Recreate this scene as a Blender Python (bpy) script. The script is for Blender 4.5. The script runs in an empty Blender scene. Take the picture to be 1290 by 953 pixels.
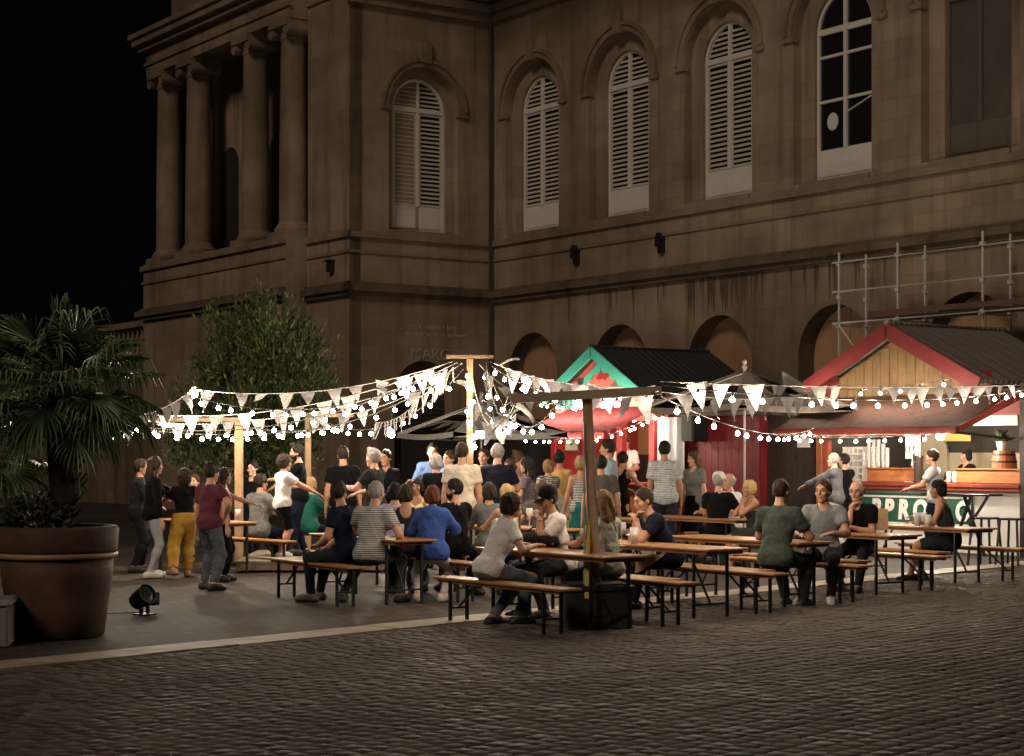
import bpy, math, random
import numpy as np
from mathutils import Vector, Matrix
R = math.radians
random.seed(7)
rng = np.random.default_rng(7)
scene = bpy.context.scene
COL = scene.collection
F, H, CX, HZ = 2300.0, 1.70, 645.0, 572.0      # focal length in photo pixels, eye height, principal column, horizon row

def G(u, v, z=0.0):
    y = (H - z) * F / (v - HZ)
    return Vector(((u - CX) / F * y, y, z))
def W(u, v, y):
    return Vector(((u - CX) / F * y, y, H + (HZ - v) * y / F))

# ------------------------------------------------------------------ tagging
def tag(o, label=None, cat=None, group=None, kind=None):
    if label: o['label'] = label
    if cat: o['category'] = cat
    if group: o['group'] = group
    if kind: o['kind'] = kind
    return o
def thing(name, loc, label, cat, rz=0.0, group=None):
    o = bpy.data.objects.new(name, None); COL.objects.link(o)
    o.location = loc; o.rotation_euler = (0, 0, rz)
    return tag(o, label, cat, group)
def link(name, me, parent=None, loc=None, mats=None):
    o = bpy.data.objects.new(name, me); COL.objects.link(o)
    if parent: o.parent = parent
    if loc is not None: o.location = loc
    return o
def copy_tree(o, parent=None):
    c = o.copy(); COL.objects.link(c)
    if parent: c.parent = parent
    for ch in list(o.children): copy_tree(ch, c)
    return c

# ------------------------------------------------------------------ mesh builder
def frame_from(d, up=(0, 0, 1)):
    d = Vector(d).normalized(); up = Vector(up)
    if abs(d.dot(up)) > .98: up = Vector((1, 0, 0))
    x = d.cross(up).normalized(); y = x.cross(d).normalized()
    return x, y, d

class MB:
    def __init__(s): s.v = []; s.f = []; s.m = []; s.M = None
    def add(s, vs, fs, mi=0):
        b = len(s.v)
        if s.M is not None: vs = [s.M @ Vector(p) for p in vs]
        s.v.extend(tuple(p) for p in vs)
        s.f.extend(tuple(i + b for i in f) for f in fs)
        s.m.extend([mi] * len(fs)); return s
    def box(s, x0, x1, y0, y1, z0, z1, mi=0, c=0.0):
        if x1 < x0: x0, x1 = x1, x0
        if y1 < y0: y0, y1 = y1, y0
        if z1 < z0: z0, z1 = z1, z0
        c = min(c, (x1-x0)*.45, (y1-y0)*.45, (z1-z0)*.45)
        if c <= 0:
            vs = [(x0,y0,z0),(x1,y0,z0),(x1,y1,z0),(x0,y1,z0),(x0,y0,z1),(x1,y0,z1),(x1,y1,z1),(x0,y1,z1)]
            fs = [(0,3,2,1),(4,5,6,7),(0,1,5,4),(1,2,6,5),(2,3,7,6),(3,0,4,7)]
            return s.add(vs, fs, mi)
        rings = []
        for z, k in ((z0, c), (z0+c, 0), (z1-c, 0), (z1, c)):
            rings.append([(x0+max(k,0)+(c if k==0 else 0), y0+k, z), (x1-max(k,0)-(c if k==0 else 0), y0+k, z),
                          (x1-k, y0+(c if k==0 else k), z), (x1-k, y1-(c if k==0 else k), z),
                          (x1-(c if k==0 else k), y1-k, z), (x0+(c if k==0 else k), y1-k, z),
                          (x0+k, y1-(c if k==0 else k), z), (x0+k, y0+(c if k==0 else k), z)])
        vs = [p for r in rings for p in r]; fs = []
        for r in range(3):
            for i in range(8):
                j = (i+1) % 8; fs.append((r*8+i, r*8+j, r*8+8+j, r*8+8+i))
        fs.append(tuple(range(7, -1, -1))); fs.append(tuple(range(24, 32)))
        return s.add(vs, fs, mi)
    def bar(s, p0, p1, w, h=None, mi=0, up=(0, 0, 1), c=0.0):
        h = h or w; p0 = Vector(p0); p1 = Vector(p1); x, y, d = frame_from(p1-p0, up)
        vs = []
        for p in (p0, p1):
            for a, b in ((-1,-1),(1,-1),(1,1),(-1,1)): vs.append(p + x*(a*w/2) + y*(b*h/2))
        return s.add(vs, [(0,3,2,1),(4,5,6,7),(0,1,5,4),(1,2,6,5),(2,3,7,6),(3,0,4,7)], mi)
    def tube(s, pts, r, seg=8, mi=0, cap=True):
        pts = [Vector(p) for p in pts]; n = len(pts)
        rs = r if isinstance(r, (list, tuple)) else [r]*n
        vs = []; fs = []; up = None
        for i, p in enumerate(pts):
            d = (pts[min(i+1, n-1)] - pts[max(i-1, 0)])
            if d.length < 1e-9: d = Vector((0,0,1))
            d.normalize()
            if up is None: x, y, _ = frame_from(d)
            else:
                x = (up - d*up.dot(d)); 
                x = x.normalized() if x.length > 1e-6 else frame_from(d)[0]
                y = d.cross(x)
            up = x
            for k in range(seg):
                a = 2*math.pi*k/seg; vs.append(p + x*(math.cos(a)*rs[i]) + y*(math.sin(a)*rs[i]))
        for i in range(n-1):
            for k in range(seg):
                l = (k+1) % seg; fs.append((i*seg+k, i*seg+l, (i+1)*seg+l, (i+1)*seg+k))
        if cap: fs.append(tuple(range(seg-1, -1, -1))); fs.append(tuple(range((n-1)*seg, n*seg)))
        return s.add(vs, fs, mi)
    def lathe(s, prof, c=(0,0,0), seg=24, mi=0):
        vs = []; fs = []; n = len(prof)
        for r, z in prof:
            for k in range(seg):
                a = 2*math.pi*k/seg; vs.append((c[0]+math.cos(a)*r, c[1]+math.sin(a)*r, c[2]+z))
        for i in range(n-1):
            for k in range(seg):
                l = (k+1) % seg; fs.append((i*seg+k, i*seg+l, (i+1)*seg+l, (i+1)*seg+k))
        if prof[0][0] > 1e-4: fs.append(tuple(range(seg-1, -1, -1)))
        if prof[-1][0] > 1e-4: fs.append(tuple(range((n-1)*seg, n*seg)))
        return s.add(vs, fs, mi)
    def prism(s, poly, y0, y1, mi=0):
        """poly in (x, z); extruded along y"""
        n = len(poly)
        vs = [(x, y0, z) for x, z in poly] + [(x, y1, z) for x, z in poly]
        fs = [tuple(range(n)), tuple(range(2*n-1, n-1, -1))]
        for i in range(n):
            j = (i+1) % n; fs.append((i, i+n, j+n, j))
        return s.add(vs, fs, mi)
    def mesh(s, name, mats, smooth=False):
        me = bpy.data.meshes.new(name); me.from_pydata(s.v, [], s.f)
        for m in (mats if isinstance(mats, (list, tuple)) else [mats]): me.materials.append(m)
        if len(set(s.m)) > 1: me.polygons.foreach_set('material_index', s.m)
        if smooth: me.polygons.foreach_set('use_smooth', [True]*len(me.polygons))
        me.update(); return me
    def build(s, name, mats, parent=None, smooth=False, loc=None):
        return link(name, s.mesh(name, mats, smooth), parent, loc)

def np_mesh(name, v, f, mats, smooth=True, mi=None):
    me = bpy.data.meshes.new(name)
    v = np.ascontiguousarray(v, dtype=np.float32); f = np.ascontiguousarray(f, dtype=np.int32)
    me.vertices.add(len(v)); me.vertices.foreach_set('co', v.ravel())
    k = f.shape[1]
    me.loops.add(f.size); me.loops.foreach_set('vertex_index', f.ravel())
    me.polygons.add(len(f)); me.polygons.foreach_set('loop_start', np.arange(0, f.size, k, dtype=np.int32))
    for m in mats: me.materials.append(m)
    if mi is not None: me.polygons.foreach_set('material_index', np.ascontiguousarray(mi, dtype=np.int32))
    if smooth: me.polygons.foreach_set('use_smooth', np.ones(len(f), dtype=bool))
    me.update(calc_edges=True); return me

# ------------------------------------------------------------------ materials
def lin(c):
    """sRGB 0-255 -> linear"""
    return tuple((x/255/12.92 if x/255 <= .04045 else ((x/255+.055)/1.055)**2.4) for x in c)
class NT:
    def __init__(s, name):
        s.mat = bpy.data.materials.new(name); s.mat.use_nodes = True
        s.t = s.mat.node_tree; s.n = s.t.nodes; s.l = s.t.links
        s.b = s.n['Principled BSDF']; s.out = s.n['Material Output']
    def node(s, typ, **kw):
        n = s.n.new(typ)
        for k, v in kw.items():
            if k.startswith('_'): n.inputs[k[1:].replace('_', ' ')].default_value = v
            else: setattr(n, k, v)
        return n
    def co(s, which='Object', scale=(1,1,1), rot=(0,0,0)):
        t = s.node('ShaderNodeTexCoord'); m = s.node('ShaderNodeMapping')
        m.inputs['Scale'].default_value = scale; m.inputs['Rotation'].default_value = rot
        s.l.new(t.outputs[which], m.inputs['Vector']); return m.outputs[0]
    def noise(s, vec, scale, detail=3, rough=.55, out='Fac'):
        n = s.node('ShaderNodeTexNoise'); n.inputs['Scale'].default_value = scale
        n.inputs['Detail'].default_value = detail; n.inputs['Roughness'].default_value = rough
        s.l.new(vec, n.inputs['Vector']); return n.outputs[out]
    def ramp(s, fac, stops):
        r = s.node('ShaderNodeValToRGB'); e = r.color_ramp.elements
        e[0].position, e[1].position = stops[0][0], stops[-1][0]
        for p, c in stops[1:-1]: e.new(p)
        for el, (p, c) in zip(sorted(e, key=lambda q: q.position), stops):
            el.color = (*c, 1) if len(c) == 3 else c
        s.l.new(fac, r.inputs[0]); return r.outputs[0]
    def mix(s, fac, a, b, mode='MIX'):
        m = s.node('ShaderNodeMix', data_type='RGBA', blend_type=mode)
        for sock, val in ((m.inputs[0], fac), (m.inputs[6], a), (m.inputs[7], b)):
            if hasattr(val, 'links'): s.l.new(val, sock)
            elif isinstance(val, (tuple, list)): sock.default_value = (*val[:3], 1)
            else: sock.default_value = val
        return m.outputs[2]
    def math(s, op, a, b=None):
        m = s.node('ShaderNodeMath', operation=op)
        for i, val in enumerate((a, b)):
            if val is None: continue
            if hasattr(val, 'links'): s.l.new(val, m.inputs[i])
            else: m.inputs[i].default_value = val
        return m.outputs[0]
    def bump(s, h, strength=.3, dist=.01, prev=None):
        b = s.node('ShaderNodeBump'); b.inputs['Strength'].default_value = strength; b.inputs['Distance'].default_value = dist
        s.l.new(h, b.inputs['Height'])
        if prev is not None: s.l.new(prev, b.inputs['Normal'])
        return b.outputs[0]
    def fin(s, color=None, rough=None, normal=None, metal=None, spec=None):
        for sock, val in (('Base Color', color), ('Roughness', rough), ('Normal', normal), ('Metallic', metal), ('Specular IOR Level', spec)):
            if val is None: continue
            i = s.b.inputs[sock]
            if hasattr(val, 'links'): s.l.new(val, i)
            elif isinstance(val, (tuple, list)): i.default_value = (*val[:3], 1)
            else: i.default_value = val
        return s.mat
_mc = {}
def plain(name, c, rough=.6, metal=0.0, var=.18, scale=9, bump=.15, bd=.004, spec=.5):
    """a surface with slight blotchy variation, so nothing is perfectly uniform"""
    k = ('p', name)
    if k in _mc: return _mc[k]
    t = NT(name); co = t.co()
    n = t.noise(co, scale, 4)
    col = t.mix(n, tuple(x*(1-var) for x in c), tuple(min(1, x*(1+var)) for x in c))
    r = t.math('ADD', t.math('MULTIPLY', t.noise(co, scale*2.3), .25), rough-.12)
    _mc[k] = t.fin(col, r, t.bump(t.noise(co, scale*8, 2), bump, bd) if bump else None, metal, spec); return _mc[k]
def wood(name, c, rough=.55, axis='X', dark=.55, planks=0.0):
    k = ('w', name)
    if k in _mc: return _mc[k]
    t = NT(name); sc = {'X': (1.2, 14, 14), 'Y': (14, 1.2, 14), 'Z': (14, 14, 1.2)}[axis]
    co = t.co(scale=sc)
    n = t.noise(co, 2.2, 6, .65); n2 = t.noise(t.co(), 1.3, 3)
    col = t.ramp(n, [(.25, tuple(x*dark for x in c)), (.55, c), (.8, tuple(min(1, x*1.25) for x in c))])
    col = t.mix(t.math('MULTIPLY', n2, .55), col, tuple(x*.55 for x in c))
    oi = t.node('ShaderNodeObjectInfo'); col = t.mix(1.0, col, t.ramp(oi.outputs['Random'], [(0, (.68,.66,.64)), (.5, (.95,.95,.95)), (1, (1.18,1.12,1.05))]), 'MULTIPLY')
    sc = t.ramp(t.noise(t.co(scale=(3,3,3)), 2.1, 6, .7), [(.52, (0,0,0)), (.68, (1,1,1))]); col = t.mix(t.math('MULTIPLY', sc, .45), col, tuple(x*.38 for x in c))
    _mc[k] = t.fin(col, t.math('ADD', t.math('MULTIPLY', sc, .3), rough), t.bump(n, .35, .004), spec=.3); return _mc[k]
def cloth(name, c, rough=.85, var=.12, pattern=None, c2=None):
    k = ('c', name)
    if k in _mc: return _mc[k]
    t = NT(name); co = t.co()
    n = t.noise(co, 5, 3)
    col = t.mix(n, tuple(x*(1-var) for x in c), tuple(min(1, x*(1+var)) for x in c))
    if pattern == 'stripe':
        w = t.node('ShaderNodeTexWave', wave_type='BANDS', bands_direction='Z', _Scale=13.0, _Distortion=.6, _Detail_Scale=2.0)
        t.l.new(co, w.inputs['Vector'])
        col = t.mix(t.ramp(w.outputs['Fac'], [(.35, (0,0,0)), (.5, (1,1,1))]), c2, col)
    elif pattern == 'print':
        v = t.node('ShaderNodeTexVoronoi', feature='DISTANCE_TO_EDGE', _Scale=11.0); t.l.new(co, v.inputs['Vector'])
        w = t.node('ShaderNodeTexWave', wave_type='RINGS', _Scale=9.0, _Distortion=5.0); t.l.new(co, w.inputs['Vector'])
        f = t.math('MULTIPLY', t.ramp(v.outputs['Distance'], [(.04, (1,1,1)), (.1, (0.4,)*3)]), t.ramp(w.outputs['Fac'], [(.4, (.2,)*3), (.6, (1,1,1))]))
        col = t.mix(f, col, c2)
    wr = t.bump(t.noise(co, 9, 4, .55), .9, .045)
    nb = t.bump(t.noise(co, 160, 1), .15, .002, wr)
    t.b.inputs['Sheen Weight'].default_value = .02
    _mc[k] = t.fin(col, .92, nb, spec=.08); return _mc[k]
def emit(name, c, strength, sample=True):
    k = ('e', name)
    if k in _mc: return _mc[k]
    t = NT(name)
    t.b.inputs['Base Color'].default_value = (*c, 1)
    t.b.inputs['Emission Color'].default_value = (*c, 1)
    t.b.inputs['Emission Strength'].default_value = strength
    if not sample: t.mat.cycles.emission_sampling = 'NONE'
    _mc[k] = t.mat; return t.mat
def glass(name, c=(.9,.95,.95), rough=.03, alpha=.3):
    k = ('g', name)
    if k in _mc: return _mc[k]
    t = NT(name); b = t.b
    b.inputs['Base Color'].default_value = (*c, 1); b.inputs['Roughness'].default_value = rough
    b.inputs['Alpha'].default_value = alpha; b.inputs['IOR'].default_value = 1.45
    n = t.noise(t.co(), 30, 2); t.l.new(t.math('ADD', t.math('MULTIPLY', n, .08), rough), b.inputs['Roughness'])
    _mc[k] = t.mat; return t.mat

def text_mesh(s, size, depth=.006, name='lettering', mat=None, shear=0.0, spacing=1.0, bold=0.0):
    cu = bpy.data.curves.new(name, 'FONT'); cu.body = s; cu.size = size; cu.extrude = depth
    cu.align_x = 'CENTER'; cu.align_y = 'CENTER'; cu.shear = shear; cu.space_character = spacing; cu.offset = bold
    o = bpy.data.objects.new(name, cu); COL.objects.link(o)
    dg = bpy.context.evaluated_depsgraph_get()
    me = bpy.data.meshes.new_from_object(o.evaluated_get(dg))
    bpy.data.objects.remove(o); bpy.data.curves.remove(cu)
    me.materials.clear()
    if mat: me.materials.append(mat)
    return me
SKY_STRENGTH, SUN_STRENGTH, EXPOSURE = 0.00010, 0.62, 0.30
# ================================================================== camera, world, sun
cam = bpy.data.cameras.new('camera'); co = bpy.data.objects.new('camera', cam); COL.objects.link(co)
co.location = (0, 0, H); co.rotation_euler = (R(90), 0, 0)
cam.sensor_width = 36; cam.lens = 36*F/1290; cam.shift_y = (HZ-476.5)/1290; cam.clip_end = 2000
scene.camera = co
wd = bpy.data.worlds.new('World'); scene.world = wd; wd.use_nodes = True
nt = wd.node_tree; sky = nt.nodes.new('ShaderNodeTexSky'); sky.sky_type = 'NISHITA'; sky.sun_disc = False
SUN_AZ, SUN_EL = R(205), R(34)          # azimuth measured from +Y clockwise
sky.sun_elevation = SUN_EL; sky.sun_rotation = SUN_AZ
nt.links.new(sky.outputs[0], nt.nodes['Background'].inputs[0]); nt.nodes['Background'].inputs[1].default_value = SKY_STRENGTH
sl = bpy.data.lights.new('city_glow_fill', 'SUN'); sl.energy = SUN_STRENGTH; sl.angle = R(14); sl.color = (1.0, .80, .625)  # added warm fill standing in for city glow, not a moon
so = bpy.data.objects.new('city_glow_fill', sl); COL.objects.link(so)
sd = Vector((math.sin(SUN_AZ)*math.cos(SUN_EL), math.cos(SUN_AZ)*math.cos(SUN_EL), math.sin(SUN_EL)))
so.rotation_euler = sd.to_track_quat('Z', 'Y').to_euler(); so.location = sd*60
scene.view_settings.view_transform = 'Standard'; scene.view_settings.look = 'None'
scene.view_settings.exposure = EXPOSURE; scene.view_settings.gamma = 1; scene.view_settings.use_curve_mapping = False
scene.cycles.use_denoising = True
try: scene.cycles.denoiser = 'OPENIMAGEDENOISE'
except Exception: pass
scene.cycles.use_light_tree = True
scene.cycles.max_bounces = 6; scene.cycles.diffuse_bounces = 3; scene.cycles.glossy_bounces = 3
scene.cycles.transparent_max_bounces = 8; scene.cycles.sample_clamp_indirect = 3.0; scene.cycles.sample_clamp_direct = 0.0
scene.cycles.caustics_reflective = False; scene.cycles.caustics_refractive = False

# ================================================================== ground
D1 = Vector((.66, .751, 0)).normalized(); D2 = Vector((D1.y, -D1.x, 0)); O1 = Vector((0, 19.0, 0))   # the pale kerb line and its normal (towards the camera)
def mat_asphalt():
    t = NT('worn_asphalt'); c = t.co()
    n = t.noise(c, .35, 5, .6); g = t.noise(c, 60, 3); p = t.noise(c, 2.2, 4)
    col = t.ramp(n, [(.3, (.038,.028,.022)), (.55, (.062,.047,.038)), (.75, (.09,.070,.056))])
    col = t.mix(t.math('MULTIPLY', t.ramp(p, [(.45, (0,0,0)), (.7, (1,1,1))]), .4), col, (.04,.034,.028))
    mp = t.node('ShaderNodeMapping'); mp.inputs['Rotation'].default_value = (0, 0, -math.atan2(.751, .66)); t.l.new(c, mp.inputs['Vector'])
    wv = t.node('ShaderNodeVectorMath', operation='ADD'); t.l.new(mp.outputs[0], wv.inputs[0])
    wn = t.node('ShaderNodeTexNoise', _Scale=3.0); t.l.new(c, wn.inputs['Vector']); ws = t.node('ShaderNodeVectorMath', operation='SCALE'); ws.inputs['Scale'].default_value = .03; t.l.new(wn.outputs['Color'], ws.inputs[0]); t.l.new(ws.outputs[0], wv.inputs[1])
    br = t.node('ShaderNodeTexBrick', _Scale=1.0, _Mortar_Size=.013, _Brick_Width=.17, _Row_Height=.14, _Mortar_Smooth=.6); t.l.new(wv.outputs[0], br.inputs['Vector'])
    br.inputs['Color1'].default_value = (1.4,1.36,1.32,1); br.inputs['Color2'].default_value = (.7,.68,.66,1); br.inputs['Mortar'].default_value = (.26,.23,.2,1)
    col = t.mix(1.0, col, br.outputs['Color'], 'MULTIPLY')
    return t.fin(col, t.math('ADD', t.math('MULTIPLY', n, .3), .55), t.bump(g, .6, .008, t.bump(p, .4, .03, t.bump(br.outputs['Fac'], -.7, .012))), spec=.22)
g = MB(); g.add([(-300,-60,0),(300,-60,0),(300,500,0),(-300,500,0)], [(0,1,2,3)])
tag(g.build('ground', mat_asphalt()), 'dark worn asphalt of the square under the tables', 'ground', kind='structure')

def mat_setts():
    t = NT('granite_setts'); c = t.co(); geo = t.node('ShaderNodeNewGeometry')
    r = geo.outputs['Random Per Island']; n = t.noise(c, 35, 4); b = t.noise(c, .6, 4)
    col = t.ramp(r, [(0, (.075,.060,.051)), (.35, (.115,.093,.079)), (.7, (.155,.127,.108)), (1, (.215,.18,.155))])
    col = t.mix(t.math('MULTIPLY', n, .5), col, (.07,.055,.045))
    col = t.mix(t.math('MULTIPLY', t.ramp(b, [(.4, (0,0,0)), (.65, (1,1,1))]), .45), col, (.055,.045,.038))
    rr = t.math('ADD', t.math('MULTIPLY', r, .25), t.math('ADD', t.math('MULTIPLY', b, .2), .5))
    return t.fin(col, rr, t.bump(n, .4, .005), spec=.14)
def build_setts():
    A0, A1, B0, B1 = -12.5, 15.5, .24, 12.2
    quads = []; b = B0; row = 0
    while b < B1:
        pitch = .140 + random.uniform(-.008, .010); a = A0 + random.uniform(0, .1)
        wob = random.uniform(0, 6.28)
        while a < A1:
            L = random.uniform(.12, .185)
            p = O1 + D1*(a+L/2) + D2*(b+pitch/2)
            if p.y > 7.5 and abs(p.x) < .30*p.y + 2.5: 
                quads.append((a + .009, a + L - .009, b + .006 + .008*math.sin(a*1.7+wob), b + pitch - .006 + .008*math.sin(a*1.7+wob)))
            a += L
        b += pitch; row += 1
    q = np.array(quads); n = len(q)
    top = .024 + rng.normal(0, .0022, n); tx = rng.normal(0, .010, n); ty = rng.normal(0, .010, n)
    V = np.zeros((n, 12, 3)); d1 = np.array(D1); d2 = np.array(D2); o = np.array(O1)
    for ring, (ins, dz) in enumerate(((0, -1), (.001, -.008), (.012, 0))):
        ii = ins + (rng.uniform(0, .008, (n, 4)) if ring == 2 else rng.uniform(-.003, .003, (n, 4)))
        for k, (sa, sb) in enumerate(((0, 2), (1, 2), (1, 3), (0, 3))):
            aa = q[:, sa] + (ii[:, k] if sa == 0 else -ii[:, k]); bb = q[:, sb] + (ii[:, k] if sb == 2 else -ii[:, k])
            z = (np.full(n, .003) if dz == -1 else top + dz + tx*(aa-q[:, 0]-.07) + ty*(bb-q[:, 2]-.05))
            V[:, ring*4+k] = o + aa[:, None]*d1 + bb[:, None]*d2; V[:, ring*4+k, 2] = z
    # D1 x D2 points down, so wind the other way round
    base = np.array([(8, 11, 10, 9)] + [(r*4+k, r*4+4+k, r*4+4+(k+1) % 4, r*4+(k+1) % 4) for r in (0, 1) for k in range(4)])
    Fc = (base[None] + (np.arange(n)*12)[:, None, None]).reshape(-1, 4)
    return np_mesh('sett_paving', V.reshape(-1, 3), Fc, [mat_setts()], smooth=False)
sp = tag(link('sett_paving', build_setts()), 'rows of small granite setts paving the front of the square', 'paving', kind='structure')
bed = MB(); q = [O1 + D1*a + D2*b for a, b in ((-40, .2), (40, .2), (40, 60), (-40, 60))]
bed.add([(p.x, p.y, .004) for p in q], [(0, 3, 2, 1)])
tag(bed.build('sett_bed', plain('joint_dirt', (.026,.021,.017), .9, scale=20)), 'dark earth joints between the setts', 'paving', kind='structure')
def mat_kerb():
    t = NT('pale_kerb_stone'); c = t.co(); n = t.noise(c, 3, 5); g = t.noise(c, 40, 3)
    col = t.ramp(n, [(.25, (.22,.175,.12)), (.5, (.45,.375,.27)), (.75, (.58,.50,.37))])
    return t.fin(t.mix(t.math('MULTIPLY', g, .4), col, (.2,.16,.11)), .6, t.bump(g, .4, .004))
kb = MB(); a = -14.0
while a < 18:
    L = random.uniform(.8, 1.3); w0 = -.25 + random.uniform(-.012, .012); w1 = .22 + random.uniform(-.012, .012); zt = .034 + random.uniform(-.004, .004)
    ps = [O1 + D1*x + D2*y for x, y in ((a+.004, w0), (a+L-.004, w0), (a+L-.004, w1), (a+.004, w1))]
    kb.add([(p.x, p.y, 0) for p in ps] + [(p.x, p.y, zt) for p in ps], [(7,6,5,4),(0,4,5,1),(1,5,6,2),(2,6,7,3),(3,7,4,0)])
    a += L
tag(kb.build('kerb_strip', mat_kerb()), 'pale stone strip crossing the square in front of the tables', 'kerb', kind='structure')

# ================================================================== museum building
C0 = Vector((-.56, 51.3, 0)); WX = Vector((.5708, -.8211, 0)); NX = Vector((.8211, .5708, 0))
RZ = math.atan2(WX.y, WX.x)                       # local x runs to the right and towards the camera, local -y is the street side
def mat_stone(name, warm=1.0, dirt=.5, blocks=True):
    t = NT(name); tc = t.node('ShaderNodeTexCoord'); sx = t.node('ShaderNodeSeparateXYZ'); t.l.new(tc.outputs['Object'], sx.inputs[0])
    cb = t.node('ShaderNodeCombineXYZ'); t.l.new(t.math('ADD', sx.outputs[0], sx.outputs[1]), cb.inputs[0]); t.l.new(sx.outputs[2], cb.inputs[1])
    c = tc.outputs['Object']
    n = t.noise(c, .5, 5, .6); n2 = t.noise(c, 3.5, 5, .65)
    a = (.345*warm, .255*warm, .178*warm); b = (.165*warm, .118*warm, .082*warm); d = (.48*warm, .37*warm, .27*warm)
    br = t.node('ShaderNodeTexBrick', _Scale=1.0, _Mortar_Size=.012, _Brick_Width=1.05, _Row_Height=.42, _Bias=-.1, _Mortar_Smooth=.3)
    t.l.new(cb.outputs[0], br.inputs['Vector'])
    br.inputs['Color1'].default_value = (*a, 1); br.inputs['Color2'].default_value = (*[x*.72 for x in a], 1); br.inputs['Mortar'].default_value = (*[x*.68 for x in a], 1)
    col = br.outputs['Color'] if blocks else t.mix(n2, a, b)
    col = t.mix(t.math('MULTIPLY', n2, .55), col, b)
    col = t.mix(t.math('MULTIPLY', t.ramp(n, [(.45, (0,0,0)), (.7, (1,1,1))]), .5), col, d)
    sn = t.ramp(t.noise(c, .16, 4, .55), [(.42, (0,0,0)), (.62, (1,1,1))]); col = t.mix(t.math('MULTIPLY', sn, .6), col, (.085,.062,.042))
    # soot running down in streaks
    mp = t.node('ShaderNodeMapping'); mp.inputs['Scale'].default_value = (2.2, 2.2, .16); t.l.new(c, mp.inputs['Vector'])
    st = t.ramp(t.noise(mp.outputs[0], 1.0, 4, .6), [(.5, (0,0,0)), (.72, (1,1,1))])
    col = t.mix(t.math('MULTIPLY', st, dirt), col, (.045,.034,.024))
    nb = t.bump(t.noise(c, 28, 4), .35, .012, t.bump(br.outputs['Fac'], -.12, .008) if blocks else None)
    return t.fin(col, .88, nb, spec=.2)
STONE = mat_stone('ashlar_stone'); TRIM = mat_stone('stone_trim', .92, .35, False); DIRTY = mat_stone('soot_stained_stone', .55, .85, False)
FILL = plain('painted_arch_infill', (.36,.21,.12), .8, scale=1.2, var=.25)
WHITE = plain('white_window_paint', (.62,.58,.52), .5, scale=4, var=.1); SLAT = plain('grey_louvre_paint', (.50,.46,.40), .6, scale=4)
DIMW = plain('unlit_window_paint', (.10,.085,.07), .7, scale=4); DARKGLASS = plain('dark_window_glass', (.012,.012,.013), .08, var=.1, bump=.02)  # the dim window's lack of light is put into its paint colour

bd = thing('stone_building', C0, 'large old stone museum building with tall arched shuttered windows and a columned portico', 'building', RZ)
def arch(cx, hw, zb, zs, n=20):
    return [(cx-hw, zb)] + [(cx - hw*math.cos(math.pi*i/n), zs + hw*math.sin(math.pi*i/n)) for i in range(n+1)] + [(cx+hw, zb)]
class Plane:
    """maps wall coordinates (x along the wall, depth into it, height) into building coordinates"""
    def __init__(s, o, ax, dp): s.o = Vector(o); s.ax = Vector(ax); s.dp = Vector(dp)
    def __call__(s, x, d, z): return s.o + s.ax*x + s.dp*d + Vector((0, 0, z))
def wall_arch(mb, P, x0, x1, z0, z1, cx, hw, zb, zs, depth, mi=0, mr=None):
    """a bay of wall with an arched opening and its reveal"""
    pts = arch(cx, hw, zb, zs); n = len(pts); q = lambda x, z, d=0: P(x, d, z)
    if zb > z0: mb.add([q(x0,z0),q(x1,z0),q(x1,zb),q(x0,zb)], [(0,1,2,3)], mi)
    mb.add([q(x0,zb),q(cx-hw,zb),q(cx-hw,zs),q(x0,zs)], [(0,1,2,3)], mi)
    mb.add([q(cx+hw,zb),q(x1,zb),q(x1,zs),q(cx+hw,zs)], [(0,1,2,3)], mi)
    a = pts[1:-1]; k = len(a)
    mb.add([q(x0,zs),q(a[0][0],zs),q(x0,z1)], [(0,1,2)], mi)
    for i in range(k-1):
        xa = x0 + (x1-x0)*i/(k-1); xb = x0 + (x1-x0)*(i+1)/(k-1)
        mb.add([q(*a[i]),q(*a[i+1]),q(xb,z1),q(xa,z1)], [(3,0,1,2)], mi)
    mb.add([q(a[-1][0],zs),q(x1,zs),q(x1,z1)], [(0,1,2)], mi)
    for i in range(n-1):
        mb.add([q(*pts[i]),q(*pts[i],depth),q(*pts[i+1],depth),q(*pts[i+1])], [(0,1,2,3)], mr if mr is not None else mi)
    if zb > z0: mb.add([q(cx-hw,zb),q(cx+hw,zb),q(cx+hw,zb,depth),q(cx-hw,zb,depth)], [(0,1,2,3)], mi)
def arch_ring(mb, P, cx, h0, h1, zb, zs, d0, d1, mi=0, n=20, legs=True):
    """a band between two concentric arches, from depth d0 (front) to d1"""
    a = arch(cx, h0, zb, zs, n); b = arch(cx, h1, zb, zs, n)
    if not legs: a = a[1:-1]; b = b[1:-1]
    for i in range(len(a)-1):
        p = [P(a[i][0],d,a[i][1]) for d in (d0,d1)] + [P(b[i][0],d,b[i][1]) for d in (d0,d1)] + [P(a[i+1][0],d,a[i+1][1]) for d in (d0,d1)] + [P(b[i+1][0],d,b[i+1][1]) for d in (d0,d1)]
        mb.add(p, [(0,4,6,2),(2,6,7,3),(0,1,5,4)])
        if legs and i in (0,): mb.add(p, [(0,2,3,1)])
        mb.m[-(4 if legs and i == 0 else 3):] = [mi]*(4 if legs and i == 0 else 3)
def pbox(mb, P, x0, x1, d0, d1, z0, z1, mi=0):
    v = [P(x,d,z) for z in (z0,z1) for x, d in ((x0,d0),(x1,d0),(x1,d1),(x0,d1))]
    mb.add(v, [(0,3,2,1),(4,5,6,7),(0,1,5,4),(1,2,6,5),(2,3,7,6),(3,0,4,7)], mi)
def fill_arch(mb, P, cx, hw, zb, zs, d, mi=0):
    pts = arch(cx, hw, zb, zs); mb.add([P(x, d, z) for x, z in pts], [tuple(range(len(pts)))], mi)

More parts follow.
